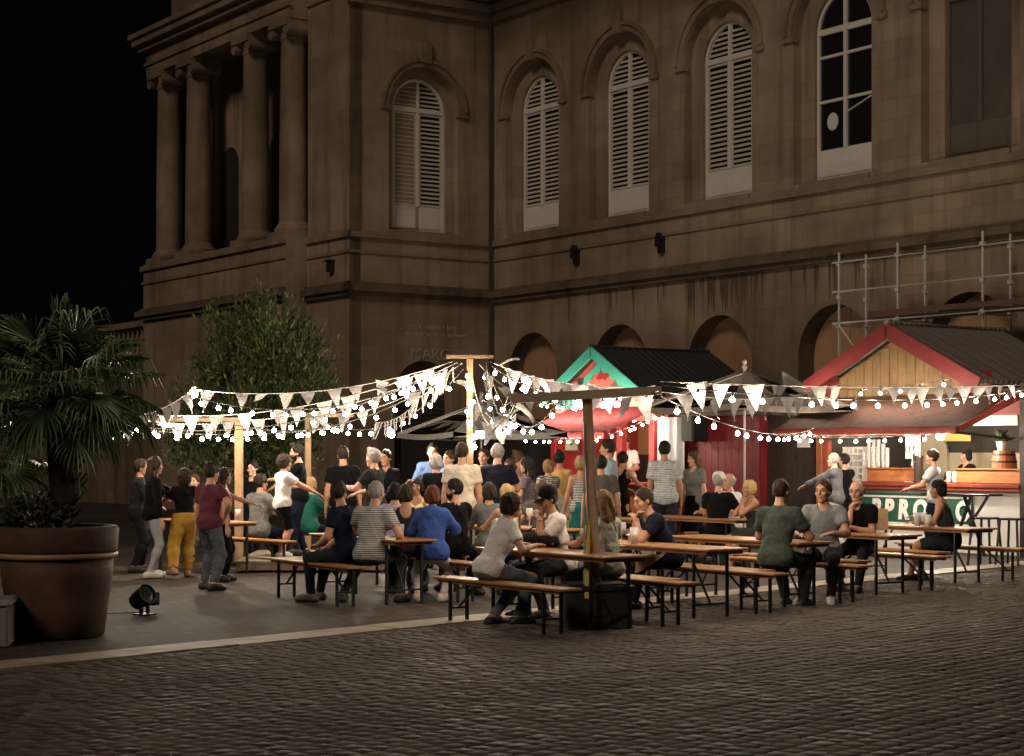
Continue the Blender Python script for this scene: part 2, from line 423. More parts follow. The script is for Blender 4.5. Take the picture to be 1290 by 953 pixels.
def shutter_window(P, cx, hw, zb, zs, d, style):
    """window with its panel, frame and louvres; d = depth of the frame's front"""
    fr = MB(); zp = zb + .72; zt = zs - .06
    arch_ring(fr, P, cx, hw-.075, hw-.002, zb, zs, d, d+.09)
    pbox(fr, P, cx-.045, cx+.045, d-.012, d+.07, zp, zs+hw-.08); pbox(fr, P, cx-hw+.07, cx+hw-.07, d-.02, d+.07, zt, zt+.13)
    if style == 'glazed':
        for z in (zp+1.05, zp+2.05): pbox(fr, P, cx-hw+.07, cx+hw-.07, d-.006, d+.06, z, z+.06)
    wf = fr.build('window', DIMW if style == 'dark' else WHITE, bd)
    pn = MB(); pbox(pn, P, cx-hw+.077, cx+hw-.077, d+.02, d+.06, zb+.01, zp)
    for k in (0, 1):
        xa = cx-hw+.17 if k == 0 else cx+.07; xb = cx-.07 if k == 0 else cx+hw-.17
        pbox(pn, P, xa, xb, d+.005, d+.019, zb+.12, zp-.12)
    pn.build('panel', DIMW if style == 'dark' else WHITE, wf)
    if style != 'shut':
        gl = MB(); fill_arch(gl, P, cx, hw-.06, zp, zs, d+.05); gl.build('pane', DARKGLASS if style == 'glazed' else plain('unlit_window_fill', (.075,.063,.052), .7, scale=1.5, var=.4), wf)  # dark style: the unlit look of the pane is put into its colour
        if glazed_sticker:
            st = MB(); st.M = None
            c = P(cx-.42, d+.03, zp+.62); ax = P.ax
            ring = [c + ax*(.17*math.cos(a)) + Vector((0,0,.2*math.sin(a))) for a in np.linspace(0, 6.283, 17)[:-1]]
            st.add(ring + [p + P.dp*.012 for p in ring], [tuple(range(16)), tuple(range(31,15,-1))] + [(i,16+i,16+(i+1)%16,(i+1)%16) for i in range(16)])
            st.build('round_sticker', WHITE, wf)
            br = MB(); br.bar(P(cx+.06, d+.035, zp+.78), P(cx+hw-.08, d+.035, zp+1.02), .06, .02); br.build('stay_bar', WHITE, wf)
        return
    for sgn in (-1, 1):
        sh = MB(); xa, xb = (cx-hw+.078, cx-.048) if sgn < 0 else (cx+.048, cx+hw-.078)
        for a, b in ((xa, xa+.05), (xb-.05, xb)): pbox(sh, P, a, b, d+.012, d+.05, zp+.01, zt-.01)
        for a, b in ((zp+.01, zp+.07), (zt-.07, zt-.012)): pbox(sh, P, xa+.05, xb-.05, d+.014, d+.05, a, b)
        z = zp + .12
        while z < zt - .1:
            v = [P(xa+.05, d+.016, z), P(xb-.05, d+.016, z), P(xb-.05, d+.075, z+.06), P(xa+.05, d+.075, z+.06)]
            v += [p + Vector((0,0,.018)) for p in v]
            sh.add(v, [(0,3,2,1),(4,5,6,7),(0,1,5,4),(1,2,6,5),(2,3,7,6),(3,0,4,7)]); z += .118
        sh.build('shutter', SLAT, wf)
        up = MB(); z = zt + .19
        while z < zs + hw - .16:
            w = math.sqrt(max(0, (hw-.09)**2 - max(0, z+.05-zs)**2)) ; a, b = (cx-w, cx-.048) if sgn < 0 else (cx+.048, cx+w)
            if b - a > .06:
                v = [P(a, d+.016, z), P(b, d+.016, z), P(b, d+.075, z+.06), P(a, d+.075, z+.06)]
                v += [p + Vector((0,0,.018)) for p in v]
                up.add(v, [(0,3,2,1),(4,5,6,7),(0,1,5,4),(1,2,6,5),(2,3,7,6),(3,0,4,7)])
            z += .118
        up.build('shutter', SLAT, wf)
    bk = MB(); fill_arch(bk, P, cx, hw-.06, zp, zs, d+.14); bk.build('pane', DARKGLASS, wf)

ZL, ZT = 6.05, 17.0
PF = Plane((0,0,0), (1,0,0), (0,1,0)); PW = Plane((0,-4.6,0), (0,1,0), (-1,0,0)); PP = Plane((-13.2,-4.6,0), (1,0,0), (0,1,0))
main = MB(); wing = MB(); trim = MB(); dirty = MB(); doors = []
BAY = 3.83; CEN = [1.95 + BAY*k for k in range(7)]
glazed_sticker = False
def upper_bay(mb, P, x0, x1, cx, style, hw=1.3, wh=.875):
    global glazed_sticker
    wall_arch(mb, P, x0, x1, ZL, ZT, cx, hw, 7.78, 11.15, .25)
    arch_ring(mb, P, cx, wh, hw-.001, 7.78, 11.15, .25, .45)          # back of the recess with its own reveal
    arch_ring(trim, P, cx, hw+.02, hw+.17, 11.15, 11.15, -.05, .0, legs=False)
    arch_ring(trim, P, cx, hw+.17, hw+.25, 11.15, 11.15, -.10, .0, legs=False)
    pbox(trim, P, cx-.16, cx+.16, -.14, .0, 12.40, 12.98)             # keystone
    for s in (-1, 1): pbox(trim, P, cx+s*(hw+.12)-.17, cx+s*(hw+.12)+.17, -.07, 0.1, 11.02, 11.15)
    pbox(trim, P, cx-wh-.2, cx+wh+.2, -.06, .24, 7.66, 7.775)
    glazed_sticker = style == 'glazed'
    shutter_window(P, cx, wh, 7.79, 11.15, .33, style)
for k, cx in enumerate(CEN):
    x0 = 0 if k == 0 else cx-BAY/2; x1 = cx+BAY/2
    upper_bay(main, PF, x0, x1, cx, 'glazed' if k == 3 else 'dark' if k == 4 else 'shut')
    wall_arch(main, PF, x0, x1, 0, ZL, cx, 1.15, 0, 3.85, .55, 0, 1)  # arch reveals take the darker stone
    dr = MB(); fill_arch(dr, PF, cx, 1.149, 0, 3.85, .5)
    pbox(dr, PF, cx-.02, cx+.02, .47, .5, .02, 4.95)
    dr.build('arch_door', FILL, bd)
XE = CEN[-1]+BAY/2
upper_bay(wing, PW, 0, 4.6, 2.35, 'shut', 1.12, .86)
wall_arch(wing, PW, 0, 4.6, 0, ZL, 2.35, .95, 0, 3.3, .5)
dr = MB(); fill_arch(dr, PW, 2.35, .949, 0, 3.3, .45)
for i in range(24): pbox(dr, PW, 1.45, 3.25, .40, .45, .3+i*.125, .3+i*.125+.05)
dr.build('arch_door', plain('dark_louvre_door', (.05,.042,.036), .7), bd)
# courses that run round both faces
for (z0, z1, out, mb) in ((7.50,7.66,.09,trim),(7.08,7.16,.05,trim),(6.05,6.22,.22,dirty),(5.93,6.05,.12,dirty),(6.22,6.30,.1,dirty),(.0,.75,.08,trim)):
    pbox(mb, PF, .0+out+.001, XE, -out, -.002, z0, z1); pbox(mb, PW, -out, 4.6-out-.002, -out, -.002, z0, z1)
    pbox(mb, PP, 10.85, 13.2+out, -out, -.002, z0, z1); pbox(mb, PP, 1.15-out, 10.845, -.65-out, -.652, z0, z1)
for z0, z1, out in ((13.75,14.0,.12),(14.0,14.25,.22),(14.55,14.75,.4),(14.75,14.92,.52),(14.25,14.55,.1)):
    pbox(trim, PW, -out, 4.6-out-.002, -out, -.002, z0, z1); pbox(trim, PF, out+.003, XE, -out, -.002, z0+.02, z1)
# portico: plinth wall, pier, entablature, recessed back wall, columns
plin = MB()
plin.box(-12.1, 0, -4.6, -4.25, 0, 7.715); plin.box(-12.05, -2.36, -5.25, -4.602, 0, 7.72)
plin.box(-12.1, -2.3, -4.248, -3.5, 7.0, 7.712)                        # loggia floor
plin.box(-2.3, 0, -4.6, -4.2, 7.72, ZT)                               # corner pier
plin.box(-2.3, -.35, -4.2, -2.2, 7.72, ZT)
plin.box(-12.1, -2.3, -3.7, -3.4, 7.72, ZT)                           # back wall
plin.box(-12.05, -2.38, -5.15, -2.202, 13.75, 14.5)                    # architrave
plin.box(-11.9, -2.302, -4.35, -2.202, 14.5, ZT)
plin.box(-12.1, -11.8, -4.24, 0, 0, 7.7); plin.box(-12.0, -11.7, -3.398, 6, 7.7, ZT); plin.box(-12.1, -11.8, 0, 8, 0, 7.7)
plin.build('portico_wall', STONE, bd)
ent = MB()
for z0, z1, out in ((14.05,14.15,.06),(14.5,14.68,.2),(14.68,14.9,.36),(14.9,15.05,.45)):
    ent.box(-12.05-out, -2.36+min(out,.1), -5.15-out, -4.36 if z0 >= 14.5 else -5.152, z0, z1)
    ent.box(-12.05-out, -12.055 if z0 < 14.5 else -11.92, -4.358 if z0 >= 14.5 else -5.14, 3, z0, z1)
    ent.box(-2.36+min(out,.1)+.002, .0+min(out,.1), -4.6-min(out,.2), -4.36 if z0 >= 14.5 else -4.602, z0, z1)
ent.build('cornice', TRIM, bd)
def column(x, y=-4.70, z0=7.72, z1=13.75, r=.41):
    c = MB(); ct = (x, y, 0)
    c.lathe([(r*1.32,z0+.16),(r*1.34,z0+.24),(r*1.2,z0+.30),(r*1.12,z0+.36),(r*1.0,z0+.44)] + [(r*(1-.14*((i/12)**1.6)), z0+.44+(z1-z0-1.0)*i/12) for i in range(1,13)]
            + [(r*.95,z1-.50),(r*.95,z1-.46),(r*.88,z1-.44),(r*.88,z1-.34),(r*1.18,z1-.20)], ct, 28)
    c.box(x-r*1.35, x+r*1.35, y-r*1.35, y+r*1.35, z0+.001, z0+.16); c.box(x-r*1.3, x+r*1.3, y-r*1.3, y+r*1.3, z1-.2, z1-.001)
    o = c.build('column', TRIM, bd)
    for s in (-1, 1): 
        vol = MB(); vol.M = Matrix.Translation((x+s*r*1.08, y, z1-.30)) @ Matrix.Rotation(R(90), 4, 'X'); vol.lathe([(.02,-r*1.2),(.17,-r*1.2),(.17,r*1.2),(.02,r*1.2)], seg=14); vol.build('volute', TRIM, o)
for x in (-2.95, -5.28, -9.14, -11.31): column(x)
for x in (-4.1, -7.2, -10.2):
    p = MB(); p.box(x-.4, x+.4, -3.86, -3.698, 7.72, 13.74); p.box(x-.46, x+.46, -3.92, -3.862, 7.72, 8.1); p.box(x-.46, x+.46, -3.92, -3.862, 13.3, 13.74); p.build('pilaster', TRIM, bd)
for x in (-5.8, -9.0):
    p = MB(); fill_arch(p, PF, x, .6, 7.74, 10.6, -3.708); p.build('door', plain('dark_loggia_door', (.03,.024,.02), .5), bd)
# anchor plates and drainpipe, inner corner
def bl(u, v, Y):
    """building x and z of a photo point lying on the building plane y = Y"""
    o = C0 + NX*Y; r = (u-CX)/F
    s = (r*o.y - o.x) / (WX.x - r*WX.y); y = o.y + WX.y*s
    return s, H + (HZ-v)*y/F
for u, v in ((728, 324), (835, 309)):
    x, z = bl(u, v, 0); l = MB(); l.box(x-.09, x+.09, -.10, -.003, z-.2, z+.14); l.box(x-.05, x+.05, -.22, -.10, z-.06, z+.2); l.prism([(x-.12,z+.14),(x+.12,z+.14),(x,z+.3)], -.2, -.01)
    l.build('wall_lantern', plain('black_iron', (.02,.018,.016), .5, .3), bd)
l = MB(); l.box(-1.0, -.8, -4.75, -4.605, 6.62, 6.9); l.box(-1.05, -.75, -4.80, -4.605, 6.9, 6.94); l.build('wall_lantern', plain('black_iron', (.02,.018,.016), .5, .3), bd)
pp = MB(); pp.tube([(.14,-.14,.1),(.14,-.14,16.5)], .06, 10); pp.build('drainpipe', plain('lead_pipe', (.045,.037,.03), .5), bd)
main.build('main_wall', [STONE, DIRTY], bd); wing.build('wing_wall', STONE, bd); trim.build('string_course', TRIM, bd); dirty.build('ledge', DIRTY, bd)
# grime streaks above the arches: irregular run-offs below the ledge
GRIME = plain('grime', (.10,.072,.048), .9, scale=3, var=.4)
for k, nst in ((1, 8), (2, 46), (3, 16)):
    stk = MB()
    for i in range(nst):
        x = CEN[k] + random.gauss(-.1, .85); L = random.uniform(.25, 1.15); w = random.uniform(.02, .075); zt = 5.92
        zlow = max(zt - L, 3.85 + math.sqrt(max(0, 1.2**2 - (x-CEN[k])**2)) + .03)
        if zlow < zt - .12: stk.add([(x-w,-.003-i*.0002,zt),(x-w*.55,-.003-i*.0002,(zt+zlow)/2),(x-w*.1,-.003-i*.0002,zlow),(x+w*.1,-.003-i*.0002,zlow),(x+w*.5,-.003-i*.0002,(zt+zlow)/2),(x+w,-.003-i*.0002,zt)], [(0,1,2,3,4,5)])
    stk.build('grime_stain', GRIME, bd)
# roof slab closes the top so that no light leaks in
rf = MB(); rf.box(-12.2, XE, -4.7, 14, ZT, ZT+.4); rf.box(-12.0, XE, 12, 12.3, 0, ZT); rf.box(XE-.2, XE, .0, 12, 0, ZT); rf.build('roof', plain('slate', (.05,.05,.055), .7), bd)
# letters on the wing, mostly hidden by the garland post
GREYT = plain('grey_lettering', (.33,.31,.29), .6)
lt = link('lettering', text_mesh('MARC', .46, .01, mat=GREYT), bd); lt.rotation_euler = (R(90), 0, R(90)); lt.location = (.02, -2.06, 4.42)
row = MB()
for r_, (z, a, b) in enumerate(((5.13, -2.75, -1.15), (4.93, -2.85, -.80))):
    y = a
    while y < b:
        w = random.uniform(.03, .075); h = random.choice((.085, .085, .12))
        row.box(.004, .012, y, y+w*.3, z, z+h); row.box(.004, .012, y+w*.3, y+w, z+random.choice((0, .05)), z+random.choice((.07, .085)))
        y += w + random.choice((.025, .025, .025, .09))
row.build('lettering', GREYT, bd)

# ------------------------------------------------------------------ balustrade beyond the portico
E0 = C0 + WX*(-12.3) + NX*(-4.3)
bal = thing('stone_balustrade', E0, 'dark stone balustrade on a terrace wall left of the portico', 'balustrade', RZ)
b = MB(); b.box(-16, -.02, 0, .5, 0, 5.0); b.build('terrace_wall', DIRTY, bal)
b = MB(); b.box(-16, -.02, .05, .45, 5.95, 6.15); b.build('rail', TRIM, bal)
bm = MB(); bm.lathe([(.11,5.0),(.11,5.08),(.06,5.15),(.12,5.4),(.10,5.55),(.05,5.8),(.10,5.88),(.10,5.95)], (0,.25,0), 12)
bme = bm.mesh('baluster', TRIM, True)
for i in range(40): link('baluster', bme, bal, (-.25-.39*i, 0, 0))
# ================================================================== scaffold in front of the facade
ZINC = plain('galvanised_tube', (.55,.53,.50), .5, .25, scale=20)
sc_ = thing('scaffold', C0, 'tubular scaffold with one plank deck against the museum facade behind the drinks stall', 'scaffold', RZ)
Ys = (-1.25, -.45)
for u in (1057, 1131, 1238, 1335):
    for Y in Ys:
        x, zt = bl(u, {1057: 318, 1131: 306, 1238: 291, 1335: 285}[u], -1.25)
        p = MB(); p.tube([(x, Y, .03), (x, Y, zt)], .026, 8); p.box(x-.08, x+.08, Y-.08, Y+.08, 0, .03); o = p.build('standard', ZINC, sc_)
        cl = MB()
        for z in (zt-.25, zt-.95, zt-1.55): cl.box(x-.05, x+.05, Y-.05, Y+.05, z-.045, z+.045, 0, .01)
        cl.build('coupler', ZINC, o)
xa, za = bl(1057, 331, -1.25); xb, _ = bl(1335, 300, -1.25)
for dz in (0, -.62, -1.28, -2.25):
    p = MB(); p.tube([(xa-.15, -1.29, za+dz), (xb+.2, -1.29, za+dz)], .024, 8); p.build('ledger', ZINC, sc_)
for u in (1057, 1131, 1238, 1335):
    x, _ = bl(u, 330, -1.25)
    for dz in (-1.33, -2.3):
        p = MB(); p.tube([(x+.04, -1.4, za+dz), (x+.04, -.3, za+dz)], .024, 8); p.build('transom', ZINC, sc_)
for k in range(3):
    p = MB(); y0 = -1.22 + k*.27; p.box(xa+.9, xb, y0, y0+.25, za-1.26, za-1.21, 0, .006); p.build('plank', wood('scaffold_plank', (.14,.10,.08), .8), sc_)
p = MB(); p.box(xa+.9, xb, -1.335, -1.315, za-1.2, za-1.09); p.build('toe_board', wood('scaffold_toe_board', (.13,.075,.065), .8), sc_)
p = MB(); p.tube([(xa+.05, -1.31, za-1.3), (xa+1.9, -1.31, za-3.4)], .022, 8); p.tube([(xa+.6, -1.33, za-2.3), (xa+1.5, -1.33, za-1.3)], .022, 8); p.build('brace', ZINC, sc_)

# ================================================================== stalls: same orientation as the facade
SO = Vector((8.5, 30.3, 0))
def SP(x, y=0.0, z=0.0): return SO + WX*x + NX*y + Vector((0, 0, z))
def sl_u(u, Y=0.0):
    """stall x of photo column u on the plane y = Y"""
    o = SO + NX*Y; r = (u-CX)/F
    return (r*o.y - o.x)/(WX.x - r*WX.y)
def sl(u, v, Y=0.0):
    x = sl_u(u, Y); y = (SO + NX*Y + WX*x).y
    return x, H + (HZ-v)*y/F
REDW = wood('red_stained_wood', (.22,.04,.03), .5, 'X', .6); REDV = wood('red_stained_post', (.40,.07,.04), .5, 'Z', .6)
ORW = wood('varnished_orange_wood', (.42,.16,.06), .4, 'X', .5); ORV = wood('varnished_orange_post', (.40,.13,.05), .4, 'Z', .5)
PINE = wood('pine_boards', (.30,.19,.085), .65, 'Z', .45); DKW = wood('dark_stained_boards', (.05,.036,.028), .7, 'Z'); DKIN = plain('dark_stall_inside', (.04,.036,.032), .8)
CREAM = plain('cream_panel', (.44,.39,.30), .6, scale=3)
def mat_roof(name, c, sx):
    t = NT(name); co_ = t.co(); n = t.noise(co_, 3, 4)
    w = t.node('ShaderNodeTexWave', wave_type='BANDS', bands_direction='Y', _Scale=sx, _Distortion=.8, _Detail=2.0); t.l.new(co_, w.inputs['Vector'])
    br = t.node('ShaderNodeTexBrick', _Scale=1.0, _Mortar_Size=.012, _Brick_Width=.3, _Row_Height=.16); t.l.new(co_, br.inputs['Vector'])
    col = t.mix(n, tuple(x*.6 for x in c), tuple(x*1.4 for x in c))
    return t.fin(col, .75, t.bump(w.outputs['Fac'], .8, .02, t.bump(br.outputs['Fac'], -.6, .01)))
SHINGLE = mat_roof('grey_shingles', (.20,.175,.155), 2.4); TILE = mat_roof('black_roof_sheet', (.02,.019,.018), 3.2)

def gable_roof(root, xl, xr, xm, ze, zr, y0, y1, matr, mbarge, th=.07, barge=.24, rib=.03):
    for s, xe in ((-1, xl), (1, xr)):
        m = MB(); d = Vector((xe-xm, 0, ze-zr)).normalized(); nrm = Vector((-d.z, 0, d.x)) * (1 if s > 0 else -1)
        if nrm.z < 0: nrm = -nrm
        a = Vector((xm, 0, zr)); b = Vector((xe, 0, ze)) + d*.06
        # ribs running from ridge to eave
        n = max(4, int((y1-y0)/.2)); vs = []; fs = []
        for i in range(n*2+1):
            y = y0 + (y1-y0)*i/(n*2); h = rib if i % 2 else 0
            for p in (a, b):
                q = p + nrm*h; vs.append((q.x, y, q.z)); q = p - nrm*th; vs.append((q.x, y, q.z))
        for i in range(n*2):
            k = i*4; fs += [(k,k+4,k+6,k+2),(k+1,k+3,k+7,k+5),(k+2,k+6,k+7,k+3)]
        fs += [(0,2,3,1), (n*8, n*8+1, n*8+3, n*8+2)]
        m.add(vs, fs); m.build('roof', matr, root)
        for y, nm in ((y0, 'bargeboard'), (y1, 'rear_bargeboard')):
            m = MB(); p0 = a + nrm*.035; p1 = b + nrm*.035; q0 = p0 - Vector((0,0,barge*1.15)); q1 = p1 - nrm*barge
            yy = (y-.04, y-.002) if y == y0 else (y+.002, y+.04)
            vs = [(p.x, t_, p.z) for t_ in yy for p in (p0, p1, q1, q0)]
            m.add(vs, [(0,1,2,3),(7,6,5,4),(0,4,5,1),(1,5,6,2),(2,6,7,3)]); m.build(nm, mbarge if y == y0 else DKW, root)
    m = MB(); m.tube([(xm, y0-.03, zr+.03), (xm, y1+.03, zr+.03)], .05, 8); m.build('ridge_cap', matr, root)

# ------------------------------------------------------------------ drinks stall (right)
ba = thing('drinks_stall', SO, 'drinks stall with red gable and a lit bar counter over a green lettered sign', 'market stall', RZ)
XL, XR = sl_u(1031), .12
gable_roof(ba, -4.90, -.66, -2.74, 2.97, 3.99, -.35, 2.75, SHINGLE, plain('red_bargeboard_paint', (.155,.024,.024), .6, scale=6, var=.35, spec=.2), barge=.26, rib=.006)
m = MB(); m.prism([(-2.74-1.7,2.70),(-2.74+1.7,2.70),(-2.74+1.7,3.02),(-2.74+.03,3.80),(-2.74-.03,3.80),(-2.74-1.7,3.02)], .0, .04)
m.build('gable_panel', PINE, ba)
m = MB()
for i in range(15):
    x = -2.74-1.5+i*.207; h = 3.82 - (abs(x+.1+2.74)+.1)*.47
    m.box(x, x+.198, -.022-.004*(i%3), -.001, 2.725, h, 0, .006)
m.build('gable_board', PINE, ba)
for xa_, xb_ in ((-4.82,-4.25),(-1.22,-.67)): m = MB(); m.box(xa_, xb_, -.04, -.028, 2.722, 3.12); m.build('gable_cheek', REDW, ba)
m = MB(); m.box(-5.0, XR, -.02, .12, 2.35, 2.72); m.build('fascia', REDW, ba)
m = MB(); m.box(XL, XL+.15, -.07, .1, 0, 2.5, 0, .01); m.build('post', ORV, ba)
m = MB(); m.box(XL+.155, XL+.28, -.02, .08, 1.2, 2.4, 0, .01); m.build('post', wood('red_door_jamb', (.42,.10,.06), .45, 'Z'), ba)
m = MB(); m.box(XR-.14, XR+.06, -.1, .1, 0, 2.9, 0, .01); m.build('post', DKW, ba)
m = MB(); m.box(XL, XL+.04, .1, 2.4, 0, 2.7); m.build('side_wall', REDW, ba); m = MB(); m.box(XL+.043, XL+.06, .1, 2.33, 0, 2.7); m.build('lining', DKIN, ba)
m = MB(); m.box(XR, XR+.06, .1, 2.4, 0, 2.7); m.build('side_wall', DKW, ba)
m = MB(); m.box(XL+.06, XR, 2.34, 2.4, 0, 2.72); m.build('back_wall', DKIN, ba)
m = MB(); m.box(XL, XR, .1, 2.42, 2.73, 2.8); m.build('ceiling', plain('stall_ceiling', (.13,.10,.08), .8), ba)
m = MB(); m.box(XL+.16, XR-.15, .02, .10, 0, 1.10); ctr = m.build('counter', plain('white_counter_panel', (.62,.60,.57), .5, scale=2, var=.1), ba)
m = MB(); m.box(XL+.16, XR-.12, -.14, .55, 1.12, 1.19, 0, .012); m.box(XL+.16, XR-.12, -.12, .0, 1.06, 1.118, 0, .01); m.build('counter_top', wood('dark_red_counter', (.20,.045,.03), .3, 'X'), ba)
def fascia_box(u0, u1):
    a, b = sl_u(u0, -.1), sl_u(u1, -.1); m = MB(); m.box(a, b, .06, .13, 1.195, 1.42, 0, .012); m.box(a, b, .02, .2, 1.422, 1.45, 0, .008); m.build('bar_upstand', ORW, ba)
fascia_box(1084, 1146); fascia_box(1196, 1281)
GREEN = plain('green_sign_paint', (.018,.085,.05), .45, scale=3); WLET = plain('white_letter_paint', (.72,.72,.68), .5)
a, za_ = sl(1078, 615); b, zb_ = sl(1226, 662)
m = MB(); m.box(a, b, -.03, -.002, .42, 1.0, 0, .004); sg = m.build('sign_board', GREEN, ba)
m = MB()
m.box(a+.02, b-.02, -.038, -.0325, .92, .955); m.box(a+.02, b-.02, -.038, -.0325, .46, .485); m.build('stripe', WLET, sg)
for ch, u in (('P', 1103), ('P', 1119.5), ('R', 1138), ('O', 1159), ('O', 1213)):
    x, _ = sl(u, 638, -.03); t_ = link('letter', text_mesh(ch, .47, .006, mat=WLET, shear=.12, bold=.022), sg); t_.rotation_euler = (R(90), 0, 0); t_.location = (x, -.04, .695); t_.scale = (.86, 1, 1)
# hatch canopy: hinged above the opening, sloping down towards the square
m = MB(); x0, x1 = -4.5, -.15
vs = [(x0,-1.45,2.12),(x1,-1.45,2.12),(x1-.1,-.05,2.74),(x0-.1,-.05,2.74)]
m.add(vs + [(x,y,z-.05) for x,y,z in vs], [(0,1,2,3),(7,6,5,4),(0,4,5,1),(1,5,6,2),(2,6,7,3),(3,7,4,0)])
m.build('canopy', wood('brown_red_canopy', (.105,.052,.038), .8, 'X', .5), ba)
m = MB(); m.box(x0, x1, -1.50, -1.455, 2.02, 2.15, 0, .008); m.bar((x1+.05,-1.45,2.12), (x1+.1,-.05,2.66), .07, .09); m.build('canopy_edge', REDW, ba)
for x in (x0+.3, x1-.1): m = MB(); m.bar((x, -1.40, 2.05), (x, -.04, 1.95), .04); m.build('stay', DKW, ba)
# inside: back shelf, lit menu board, arch sign
m = MB(); m.box(XL+.3, XR-.2, 1.9, 2.33, 1.02, 1.06); m.box(XL+.3, XR-.2, 2.0, 2.33, .98, 1.015); m.build('back_shelf', PINE, ba)
m = MB(); m.box(XL+.4, XR-.3, 2.30, 2.335, 1.07, 1.72); m.build('splashback', CREAM, ba)
x, z = sl(1173, 565, 2.2); m = MB(); m.prism([(x-.36,1.3)]+[(x-.36*math.cos(math.pi*i/14), 1.72+.36*math.sin(math.pi*i/14)) for i in range(15)]+[(x+.36,1.3)], 2.24, 2.295); m.build('arched_sign', CREAM, ba)
def lit_panel(u0, u1, v0, v1, Y, name, mat_):
    xa, z1 = sl(u0, v0, Y); xb, z0 = sl(u1, v1, Y); m = MB(); m.box(xa, xb, Y, Y+.03, z0, z1, 0, .004); return m.build(name, mat_, ba)
lit_panel(1225, 1282, 519, 536, .5, 'menu_panel', CREAM); lit_panel(1183, 1222, 546, 556, 1.7, 'menu_panel', plain('yellow_panel', (.6,.42,.12), .5))
# things on the bar
def on_bar(name, u, Y, label, cat, group=None, z=1.195): 
    return thing(name, SO + WX*sl_u(u, Y) + NX*Y + Vector((0,0,z)), label, cat, RZ, group)
CLEAR = glass('clear_glass', (.9,.93,.92), .04, .35); PLW = plain('white_plastic', (.72,.71,.68), .4)
t = on_bar('crate', 1083, .35, 'white plastic bottle crate standing at the left end of the bar counter', 'crate')
m = MB()
for i in range(5): m.box(-.26+i*.125, -.24+i*.125, -.18, .18, .0, .62); 
for k in range(6): m.box(-.262, .262, -.182, -.164, k*.12, k*.12+.035); m.box(-.262, .262, .164, .182, k*.12, k*.12+.035)
m.build('lattice', PLW, t)
gl_me = MB(); gl_me.lathe([(.030,0),(.034,.004),(.040,.13),(.037,.13),(.031,.01),(.0,.008)], seg=12); gl_me = gl_me.mesh('beaker', CLEAR, True)
for k, (u, nst) in enumerate(((1107, 5), (1113, 6), (1119, 6), (1125, 5), (1130, 4), (1101, 3))):
    for i in range(nst):
        o = link('beaker', gl_me); p = SP(sl_u(u, .36), .36, 1.59 if u < 1146 else 1.2); o.location = p - NX*.0 + Vector((0,0,i*.075)); o.location += NX*(-.25); o.location.z = 1.455 + i*.075
        tag(o, 'clear plastic beaker in the stacks of beakers on the wooden bar upstand', 'cup', 'beakers stacked on the bar')
pl_me = MB(); pl_me.lathe([(.05,0),(.075,.006),(.11,.022),(.108,.024),(.07,.012),(0,.01)], seg=18); pl_me = pl_me.mesh('plate', PLW, True)
for i in range(9):
    o = link('plate', pl_me); o.location = SP(sl_u(1077, .2), .2, 1.195+i*.03); tag(o, 'white plate in the pile of plates at the left end of the bar', 'plate', 'plates piled on the bar')
t = on_bar('menu_stand', 1150, .1, 'tall white drinks menu board with black drawings standing on the bar', 'menu board', z=1.195)
m = MB(); m.box(-.17, .17, -.012, .012, .42, 1.02, 0, .004); bdm = m.build('board', plain('white_card', (.75,.73,.68), .6), t)
m = MB()
for r_ in range(2):
    for k in range(3):
        cx_, cz_ = -.09+.09*k + random.uniform(-.02,.02), .86-.28*r_
        m.tube([(cx_+.05*math.cos(a), -.015, cz_+.06*math.sin(a)*(1+.3*k)) for a in np.linspace(0, 5.2, 10)], .006, 5)
m.build('drawing', plain('black_ink', (.02,.02,.02), .6), bdm)
m = MB(); m.box(-.015, .015, -.012, .012, .0, .42); m.box(-.11, .11, -.1, .1, 0, .015, 0, .004); m.box(-.10,-.03,-.02,.02,1.02,1.25); m.box(.03,.10,-.02,.02,1.02,1.25); m.build('stand', PLW, t)
t = on_bar('beer_tap', 1157, -.02, 'dark round beer tap tower standing on the bar beside the menu board', 'beer tap')
m = MB(); m.lathe([(.09,0),(.09,.03),(.075,.04),(.085,.42),(.095,.44),(.09,.47),(.02,.48)], seg=16); m.build('tower', plain('bronze_tower', (.07,.045,.035), .3, .6), t)
m = MB(); m.tube([(0,-.08,.36),(0,-.16,.36),(0,-.17,.30)], .014, 8); m.build('spout', ZINC, t)
m = MB(); m.tube([(0,-.12,.37),(0,-.12,.50)], [.012,.02], 8); m.build('handle', plain('black_plastic', (.02,.02,.02), .4), t)
t = on_bar('barrel', 1265, .3, 'small wooden barrel with dark hoops on the right end of the bar', 'barrel', z=1.195)
pr = [(.17+.045*math.sin(math.pi*i/10), .56*i/10) for i in range(11)]
m = MB(); m.lathe([(0.0,.0)]+pr+[(.0,.56)], seg=24); m.build('staves', ORV, t)
for z in (.07, .19, .37, .49):
    r_ = .17+.045*math.sin(math.pi*z/.56); m = MB(); m.lathe([(r_-.01,z-.018),(r_+.006,z-.018),(r_+.006,z+.018),(r_-.01,z+.018)], seg=24); m.build('hoop', plain('hoop_iron', (.05,.035,.03), .5, .5), t)
t = on_bar('plant_pot', 1262, .3, 'dark leafy plant in a white pot standing on top of the barrel', 'plant', z=1.757)
m = MB(); m.lathe([(.06,0),(.10,.16),(.09,.16),(.0,.13)], seg=16); m.build('pot', PLW, t)
m = MB()
